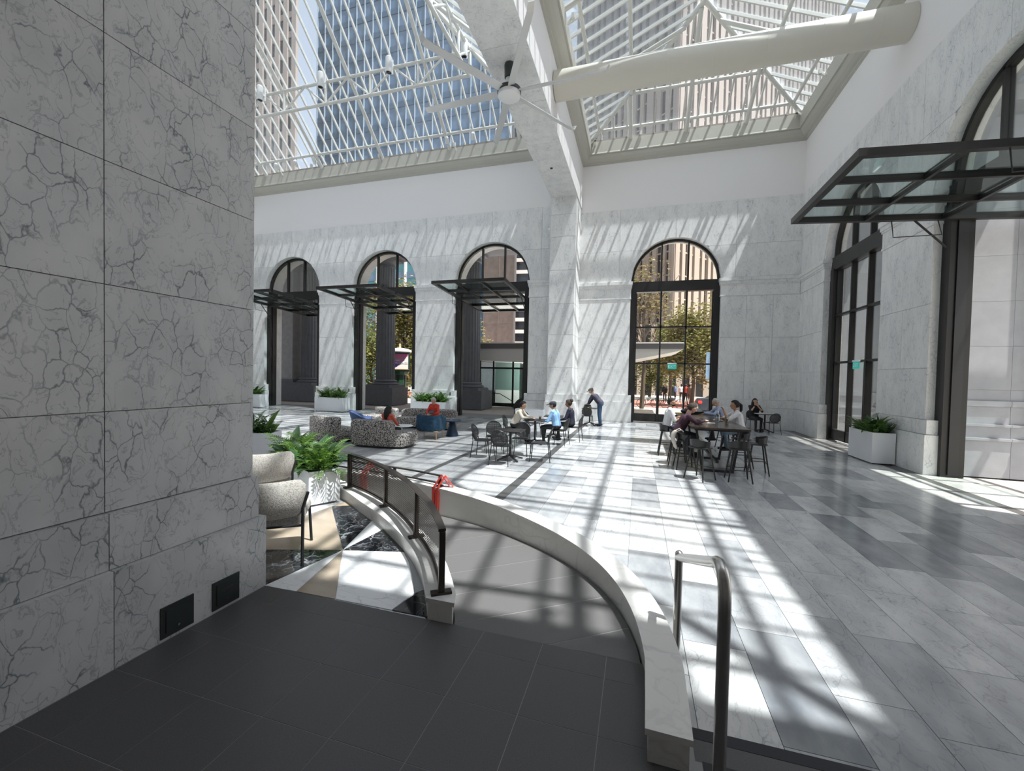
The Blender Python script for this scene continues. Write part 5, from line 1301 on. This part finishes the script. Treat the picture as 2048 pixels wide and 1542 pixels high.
def person(label, loc, rz, cols, sh=None, lean=10, arms=None, hair=None, head=(0, 0), legs=None, short=False, vox=.011, feet_z=.0, scale=1.0, extras=(), grp=None, twist=0, beard=False, hand_up=None):
    """cols: skin, top, bottom, shoe, hair; sh: seat height or None when standing"""
    B = Body(); l = math.radians(lean); V = Vector
    P = V((0, 0, sh + .105)) if sh else V((0, 0, .93))
    fw = lambda h, y=0: P + V((0, math.sin(l)*h + y, math.cos(l)*h))
    C1, C2, N_ = fw(.2), fw(.36), fw(.52, -.01 if lean > 0 else 0)
    B.cap(P + V((-.075, -.01, 0)), P + V((.075, -.01, 0)), .115, .115, 'bottom')
    for s in (-1, 1):
        B.cap(P + V((s*.06, 0, .04)), C1 + V((s*.055, 0, 0)), .125, .118, 'top'); B.cap(C1 + V((s*.06, 0, 0)), C2 + V((s*.09, 0, 0)), .118, .120, 'top'); B.cap(C2 + V((s*.09, 0, .03)), N_ + V((s*.07, 0, -.05)), .10, .065, 'top')
    S = {s: N_ + V((s*.175, 0, -.07)) for s in (-1, 1)}
    B.cap(S[-1], S[1], .066, .066, 'top')
    NZ = N_ + V((0, .02 + .03*math.sin(l), .035)); B.cap(N_ + V((0, 0, -.04)), NZ + V((0, 0, .03)), .062, .054, 'skin')
    hp, hy = math.radians(head[0]), math.radians(head[1]); HR = Matrix.Rotation(hy, 3, 'Z') @ Matrix.Rotation(-hp, 3, 'X')
    HC = NZ + HR @ V((0, .022, .10)); h = lambda x, y, z: HC + HR @ V((x, y, z))
    B.cap(h(0, -.022, .025), h(0, .018, .022), .080, .076, 'skin'); B.cap(h(0, .02, .0), h(0, .038, -.06), .066, .046, 'beard' if beard else 'skin'); B.cap(h(0, .02, .05), h(0, .035, -.02), .062, .058, 'skin'); B.cap(h(0, .092, .01), h(0, .106, -.022), .010, .015, 'skin')
    B.cap(h(-.02, .078, -.055), h(.02, .078, -.055), .012, .012, 'beard' if beard else 'skin')
    for s in (-1, 1): B.cap(h(s*.08, -.005, .015), h(s*.083, -.012, -.02), .014, .011, 'skin')
    for s in (-1, 1):
        hip = P + V((s*.09, .02, -.02))
        if legs: kn, an = V(legs[0 if s < 0 else 1][0]), V(legs[0 if s < 0 else 1][1]); kn = V((kn.x*1, kn.y, kn.z)); 
        elif sh and sh > .6: kn, an = V((s*.12, .40, sh + .03)), V((s*.10, .30, .33))
        elif sh: kn, an = V((s*.11, .43, sh + .06)), V((s*.12, .42 + .05*s, .09))
        else: kn, an = V((s*.10, .03, .50)), V((s*.11, -.02, .09))
        B.cap(hip, kn, .088, .064, 'bottom'); B.cap(kn, an, .060, .042, 'bottom')
        ty = V((s*.02, .17, -.045 if an.z < .2 else -.06)); B.cap(an + V((0, -.03, -.045)), an + ty, .042, .034, 'shoe')
        el, wr = (arms or {}).get(s, (V((s*.24, .05, S[s].z - .27)), V((s*.22, .14, S[s].z - .5)))); el, wr = V(el), V(wr)
        B.cap(S[s], el, .062, .050, 'top'); sl = 'skin' if short else 'top'
        if short: B.cap(S[s], S[s].lerp(el, .6), .062, .058, 'top')
        B.cap(el, wr, .048 if not short else .038, .033 if not short else .029, sl)
        d = (wr - el).normalized(); up = V((0, 0, 1)) if abs(d.z) < .8 else V((0, -1, 0)); hand(B, wr, d + V((0, 0, .25 if d.z < -.2 else 0)), up, .35, side=s)
    m = MB()
    for a, b, ra, rb, _ in B.c: capsule(m, a, b, ra, rb)
    me = bpy.data.meshes.new('tmp'); me.from_pydata(m.v, [], m.f); me.update()
    ob = bpy.data.objects.new('tmp', me); COL.objects.link(ob)
    md = ob.modifiers.new('r', 'REMESH'); md.mode = 'VOXEL'; md.voxel_size = vox; sm = ob.modifiers.new('s', 'SMOOTH'); sm.factor = .5; sm.iterations = 2
    dg = bpy.context.evaluated_depsgraph_get(); out = bpy.data.meshes.new_from_object(ob.evaluated_get(dg)); bpy.data.objects.remove(ob)
    tags = ['skin', 'top', 'bottom', 'shoe', 'beard']
    for k in tags: out.materials.append(MATS[cols[k] if k in cols else cols['hair']])
    nf = len(out.polygons); cen = np.zeros(nf*3); out.polygons.foreach_get('center', cen); cen = cen.reshape(-1, 3); best = np.full(nf, 9e9); idx = np.zeros(nf, int)
    for a, b, ra, rb, tg in B.c:
        a_, b_ = np.array(a), np.array(b); d = b_ - a_; q = max(d @ d, 1e-9); t = np.clip((cen - a_) @ d/q, 0, 1); ds = np.linalg.norm(cen - a_ - t[:, None]*d, axis=1) - (ra + (rb - ra)*t)
        k = ds < best; best[k] = ds[k]; idx[k] = tags.index(tg)
    out.polygons.foreach_set('material_index', idx.astype(np.int32)); out.polygons.foreach_set('use_smooth', [True]*nf); out.update(); out.name = 'person'
    o = link('person', out, None, loc, rz, label, 'person', grp); o.scale = (scale,)*3
    # eyes and brows
    for s in (-1, 1): MB().ellip(h(s*.03, .083, .012), (.011, .006, .007), 8, 5).build('eye', 'hair_black', o, True)
    def cap_mesh(r, cy, cz, front=.3, low=.45, nu=20, nv=12):
        mm = MB(); P_ = []; F = []
        for i in range(nv + 1):
            for k in range(nu):
                a = PI*i/nv; b = 2*PI*k/nu; P_.append(V((math.sin(a)*math.cos(b), math.sin(a)*math.sin(b), math.cos(a))))
        for i in range(nv):
            for k in range(nu):
                f = (i*nu + k, i*nu + (k + 1) % nu, (i + 1)*nu + (k + 1) % nu, (i + 1)*nu + k); c = sum((P_[j] for j in f), V((0, 0, 0)))/4
                if not (c.y > front and c.z < low) and c.z > -.62 and not (c.z < .02 and c.y > -.12): F.append(f)
        return mm.add([h(p.x*r[0], p.y*r[1] + cy, p.z*r[2] + cz) for p in P_], F)
    if hair == 'bald': cap_mesh((.086, .105, .105), -.012, .02, -.1, .25).build('hair', cols['hair'], o, True)
    elif hair in ('cap', 'flat_cap'):
        cap_mesh((.086, .104, .10), -.014, .012, .1, .2).build('hair', cols['hair'], o, True)
        mm = MB(); mm.ellip(h(0, -.012, .055), (.098, .118, .07), 18, 9, HR); c = mm.build('cap', cols['cap'], o, True)
        mm = MB(); mm.ellip(h(0, .12, .045), (.075, .085, .012), 14, 6, HR); mm.build('brim', cols['cap'], c, True)
    elif hair: cap_mesh((.096, .118, .118), -.012, .026, .36, .52).build('hair', cols['hair'], o, True)
    if hair == 'long':
        mm = MB(); mm.ellip(h(0, -.075, -.12), (.115, .07, .23), 16, 10, HR); mm.ellip(h(-.07, -.02, -.1), (.04, .05, .15), 10, 8, HR); mm.ellip(h(.07, -.02, -.1), (.04, .05, .15), 10, 8, HR); mm.build('long_hair', cols['hair'], o, True)
    if hair == 'bun': MB().ellip(h(0, -.115, .085), (.07, .065, .065), 12, 8).build('bun', cols['hair'], o, True)
    if hair == 'pony': MB().tube([h(0, -.11, .05), h(0, -.16, .0), h(0, -.16, -.12), h(0, -.13, -.22)], [.03, .04, .035, .012], 10).build('ponytail', cols['hair'], o, True)
    return o
R_ = math.radians
person('man in a cream shirt leaning on the black table', (-3.70, 12.7, 0), R_(-90), dict(skin='skin_light', top='cloth_cream', bottom='cloth_charcoal', shoe='shoe_black', hair='hair_black'), .455, 24, {-1: ((-.27, .33, .80), (-.10, .55, .785)), 1: ((.27, .33, .80), (.10, .56, .785))}, 'short', (8, 0))
person('person in a light blue shirt and dark cap seated with their back turned', (-2.36, 12.75, 0), R_(80), dict(skin='skin_mid', top='cloth_sky', bottom='cloth_black', shoe='shoe_white', hair='hair_black', cap='cap_slate'), .455, 10, {-1: ((-.25, .20, .72), (-.08, .40, .70)), 1: ((.25, .20, .72), (.10, .40, .70))}, 'cap', (10, 15))
person('woman in navy with tied-up hair seated at the table by the pilaster', (-2.06, 13.72, 0), R_(88), dict(skin='skin_tan', top='cloth_navy', bottom='cloth_black', shoe='shoe_black', hair='hair_brown'), .455, 6, {-1: ((-.25, .15, .72), (-.06, .38, .66)), 1: ((.25, .15, .72), (.08, .38, .66))}, 'bun', (10, 0))
person('man in a flat cap bending over a backpack by the rear wall', (-1.52, 18.35, 0), R_(80), dict(skin='skin_light', top='cloth_plum', bottom='cloth_jeans', shoe='shoe_black', hair='hair_grey_brown', cap='cap_grey'), None, 38, {-1: ((-.20, .42, 1.06), (-.08, .52, .86)), 1: ((.20, .42, 1.06), (.10, .55, .84))}, 'flat_cap', (28, 0), scale=1.03)
person('bearded man in a white shirt on a stool left of the long table', (.80, 12.25, 0), R_(-90), dict(skin='skin_mid', top='cloth_white', bottom='cloth_navy', shoe='shoe_black', hair='hair_black'), .69, 8, {-1: ((-.25, .15, .98), (-.10, .42, 1.07)), 1: ((.25, .18, .98), (.10, .44, 1.07))}, 'short', (0, -25), short=True, beard=True)
person('woman in a maroon sweater leaning on the long table', (.98, 11.05, 0), R_(-88), dict(skin='skin_light', top='cloth_maroon', bottom='cloth_black', shoe='shoe_black', hair='hair_brown'), .69, 26, {-1: ((-.25, .38, 1.06), (-.06, .56, 1.08)), 1: ((.25, .38, 1.06), (.06, .58, 1.10))}, 'short', (22, 0))
person('older man in a pale blue shirt at the far end of the long table', (2.55, 14.1, 0), R_(95), dict(skin='skin_light', top='cloth_pale_blue', bottom='cloth_charcoal', shoe='shoe_black', hair='hair_grey'), .69, 20, {-1: ((-.26, .34, 1.06), (-.10, .58, 1.07)), 1: ((.26, .34, 1.06), (.10, .58, 1.07))}, 'bald', (22, 0))
person('woman in a white t-shirt with a ponytail and raised hand at the long table', (2.60, 12.25, 0), R_(95), dict(skin='skin_mid', top='cloth_white', bottom='cloth_light_jeans', shoe='shoe_black', hair='hair_black'), .69, 12, {-1: ((-.22, .36, 1.07), (-.15, .44, 1.28)), 1: ((.25, .34, 1.06), (.06, .52, 1.07))}, 'pony', (2, 0), short=True)
person('dark-haired woman drinking at the small table by the rear right wall', (4.72, 19.82, 0), R_(190), dict(skin='skin_light', top='cloth_black', bottom='cloth_charcoal', shoe='shoe_black', hair='hair_black'), .455, 2, {-1: ((-.22, .22, .82), (-.06, .20, 1.04)), 1: ((.22, .22, .82), (.06, .20, 1.04))}, 'long', (0, 0), short=True)
person('person with long black hair in an orange top seen from behind on the sofa', (-7.0, 10.76, .0), R_(-8), dict(skin='skin_mid', top='cloth_orange', bottom='cloth_black', shoe='shoe_black', hair='hair_black'), .40, -6, {-1: ((-.26, .12, .68), (-.1, .34, .6)), 1: ((.28, .10, .68), (.12, .34, .6))}, 'long', (14, 0), scale=.88)
person('grey-haired woman in a red-orange top on the rear sofa', (-7.22, 14.15, 0), R_(172), dict(skin='skin_light', top='cloth_red', bottom='cloth_black', shoe='shoe_black', hair='hair_grey'), .43, 8, {-1: ((-.26, .18, .70), (-.08, .36, .66)), 1: ((.26, .18, .70), (.08, .36, .66))}, 'short', (18, 0), scale=.93)
G6 = 'pedestrians across the street'
for px, Y, cl, l in ((1331, 40, ('cloth_black', 'cloth_black'), 'pedestrian in black left in the rear window'), (1351, 42, ('cloth_blue', 'cloth_charcoal'), 'pedestrian in blue across the street'), (1364, 41, ('cloth_white', 'cloth_charcoal'), 'pedestrian in white across the street'), (1372, 39.5, ('cloth_red', 'cloth_black'), 'pedestrian in a red top across the street'), (1379, 38, ('cloth_brown', 'cloth_brown'), 'pedestrian in brown across the street'), (1386, 42, ('cloth_white', 'cloth_black'), 'pedestrian in a white top at the right across the street')):
    person(l, (RX(px)*Y, Y, -.06), rnd.random()*6, dict(skin='skin_mid', top=cl[0], bottom=cl[1], shoe='shoe_black', hair='hair_brown'), None, 3, None, 'short', vox=.022, grp=G6)

# ================================================================== SMALL THINGS
t = thing('backpack', (-2.02, 18.02, .453), 0, 'olive backpack on the chair in front of the man in a cap', 'backpack')
MB().rbox((0, -.02, .22), (.34, .2, .44), .08).build('body', 'olive', t, True); MB().rbox((0, -.135, .17), (.26, .07, .24), .03).build('pocket', 'olive', t, True); MB().ellip((0, -.02, .44), (.15, .1, .05)).build('top_flap', 'cloth_black', t, True)
MB().tube([(-.06, 0, .47), (-.03, 0, .52), (.03, 0, .52), (.06, 0, .47)], .01, 6).build('handle', 'cloth_black', t, True)
for s in (-1, 1): MB().tube([(s*.1, .08, .42), (s*.13, .15, .3), (s*.12, .12, .1)], .015, 6).build('strap', 'cloth_black', t, True)
t = thing('draped_bag', (.93, 10.52, .86), .1, 'off-white cloth bag draped over a stool back at the long table', 'bag')
m = MB(); P = []; n = 14
for i in range(n + 1):
    s = i/n; w = .12 + .05*math.sin(PI*s)
    for j in range(9): q = j/8*2 - 1; P.append((-.09*math.sin(PI*(s*.9 + .05)) - .03 + .015*math.sin(q*9 + s*4), q*w + .02*math.sin(s*7), .03 - .42*s**1.3))
F = [(9*i + j, 9*i + j + 1, 9*i + 10 + j, 9*i + 9 + j) for i in range(n) for j in range(8)]
m.add(P, F); o = m.build('cloth', 'cloth_bag', t, True); md = o.modifiers.new('thickness', 'SOLIDIFY'); md.thickness = .03
MB().tube([(-.02, -.1, .03), (.06, -.12, .06), (.12, 0, .0), (.06, .12, .06), (-.02, .1, .03)], .012, 6).build('strap', 'cloth_bag', t, True)
t = thing('black_jacket', (1.24, 10.3, .52), 0, 'black jacket heaped on the stool beside the white bag', 'jacket'); m = MB(); m.ellip((0, .2, .18), (.17, .16, .05), 16, 8); m.ellip((-.05, .06, .1), (.05, .15, .2), 14, 8); m.build('cloth', 'cloth_black', t, True); MB().tube([(-.1, .05, .2), (-.14, -.02, .0), (-.1, 0, -.14)], [.06, .055, .04], 8).build('sleeve', 'cloth_black', t, True)
t = thing('black_bag', (1.62, 13.9, 1.026), .3, 'black bag lying at the far end of the long table', 'bag'); m = MB(); m.ellip((0, 0, .09), (.36, .2, .10), 18, 8); m.build('body', 'cloth_black', t, True); MB().tube([(-.2, .05, .15), (-.1, .1, .24), (.1, .1, .24), (.2, .05, .15)], .012, 6).build('strap', 'cloth_black', t, True)
def tumbler(x, y, z, label, h=.13, r=.036, drink=None):
    t = thing('glass', (x, y, z), 0, label, 'glass'); MB().lathe([(r*.8, 0), (r, h), (r*.93, h), (r*.74, .008)], 18).build('tumbler', 'glass_drink', t, True)
    if drink: MB().lathe([(r*.73, .009), (r*.9, h*.75)], 16).build('drink', drink, t, True)
plain('drink_amber', (.42, .22, .09), .2); plain('drink_water', (.55, .62, .66), .1); plain('paper', (.72, .70, .66), .8); plain('food', (.50, .30, .14), .7)
t = thing('carafe', (1.98, 11.75, 1.026), 0, 'clear glass carafe on the long table', 'carafe'); MB().lathe([(.05, 0), (.055, .05), (.05, .17), (.025, .22), (.03, .29), (.026, .29), (.02, .22), (.045, .16), (.045, .01)], 20).build('vessel', 'glass_drink', t, True); MB().lathe([(.044, .011), (.048, .05), (.044, .12)], 18).build('water', 'drink_water', t, True)
tumbler(2.12, 11.35, 1.026, 'tall glass in front of the woman in the white t-shirt', .16, .04, 'drink_amber'); tumbler(1.55, 11.45, 1.026, 'small glass in the middle of the long table', .1, .035); tumbler(2.2, 11.9, 1.026, 'glass at the right edge of the long table', .12, .036, 'drink_water')
for i, (x, y, lab) in enumerate(((1.45, 11.25, 'plate of food in front of the woman in maroon'), (2.05, 12.1, 'plate of food in front of the woman in the white t-shirt'))):
    t = thing('plate', (x, y, 1.026), 0, lab, 'plate', 'plates on the long table'); MB().lathe([(.06, 0), (.08, .006), (.125, .016), (.12, .02), (.07, .01)], 24).build('dish', 'white_top', t, True); m = MB(); m.ellip((.01, 0, .025), (.06, .05, .022), 12, 6); m.build('food', 'food', t, True)
for x, y, a, lab in ((1.55, 11.75, .3, 'folded paper napkins on the long table'), (1.75, 11.3, -.2, 'loose papers near the middle of the long table')):
    t = thing('paper_napkin', (x, y, 1.026), a, lab, 'napkin'); MB().box((-.09, -.07, 0), (.09, .07, .004)).build('lower_sheet', 'paper', t); MB().box((-.05, -.04, .004), (.1, .05, .01), Matrix.Rotation(.4, 4, 'Z')).build('upper_sheet', 'paper', t)
tumbler(-2.86, 12.62, .743, 'iced coffee cup in front of the person in blue', .13, .04, 'drink_amber')
t = thing('phone', (-3.2, 12.55, .743), .4, 'dark phone under the hands of the man in cream', 'phone'); MB().rbox((0, 0, .005), (.075, .15, .009), .01).build('case', 'cloth_black', t, True); MB().box((-.034, -.07, .0096), (.034, .07, .0102)).build('screen', 'window_dark', t)
t = thing('paper_cup', (-2.82, 14.1, .743), 0, 'brown paper cup on the table of the woman in navy', 'cup'); MB().lathe([(.03, 0), (.042, .12)], 18).build('cup', 'cloth_brown', t, True); MB().lathe([(.044, .118), (.044, .13), (.036, .138)], 18).build('lid', 'white_metal', t, True)
t = thing('notebook', (4.86, 19.42, .743), .1, 'open notebook on the table of the drinking woman', 'notebook')
for s in (-1, 1): MB().box((s*.105 - .1, -.14, 0), (s*.105 + .1, .14, .012)).build('page', 'paper', t)
t = thing('paper_stack', (5.18, 19.45, .743), -.1, 'white papers at the right of the small rear table', 'papers'); MB().box((-.1, -.13, 0), (.1, .13, .015)).build('sheets', 'paper', t); MB().box((-.09, -.12, .015), (.1, .12, .02), Matrix.Rotation(.08, 4, 'Z')).build('top_sheet', 'paper', t)
t = thing('cup', (4.7, 19.60, .97), 0, 'dark cup held at the mouth by the drinking woman', 'cup'); MB().lathe([(.03, 0), (.038, .1), (.034, .1), (.027, .01)], 16).build('body', 'cloth_black', t, True); MB().tube([(.036, 0, .08), (.065, 0, .07), (.06, 0, .03), (.034, 0, .025)], .006, 6).build('handle', 'cloth_black', t, True)
t = thing('tablet', (-7.17, 13.76, .70), 2.97, 'dark tablet held by the grey-haired woman', 'tablet'); M = Matrix.Rotation(-.6, 4, 'X'); MB().box((-.12, -.08, -.005), (.12, .08, .005), M).build('body', 'cloth_black', t); MB().box((-.11, -.07, .005), (.11, .07, .0065), M).build('screen', 'window_dark', t)

for o in bpy.data.objects:
    if '_used' in o: del o['_used']
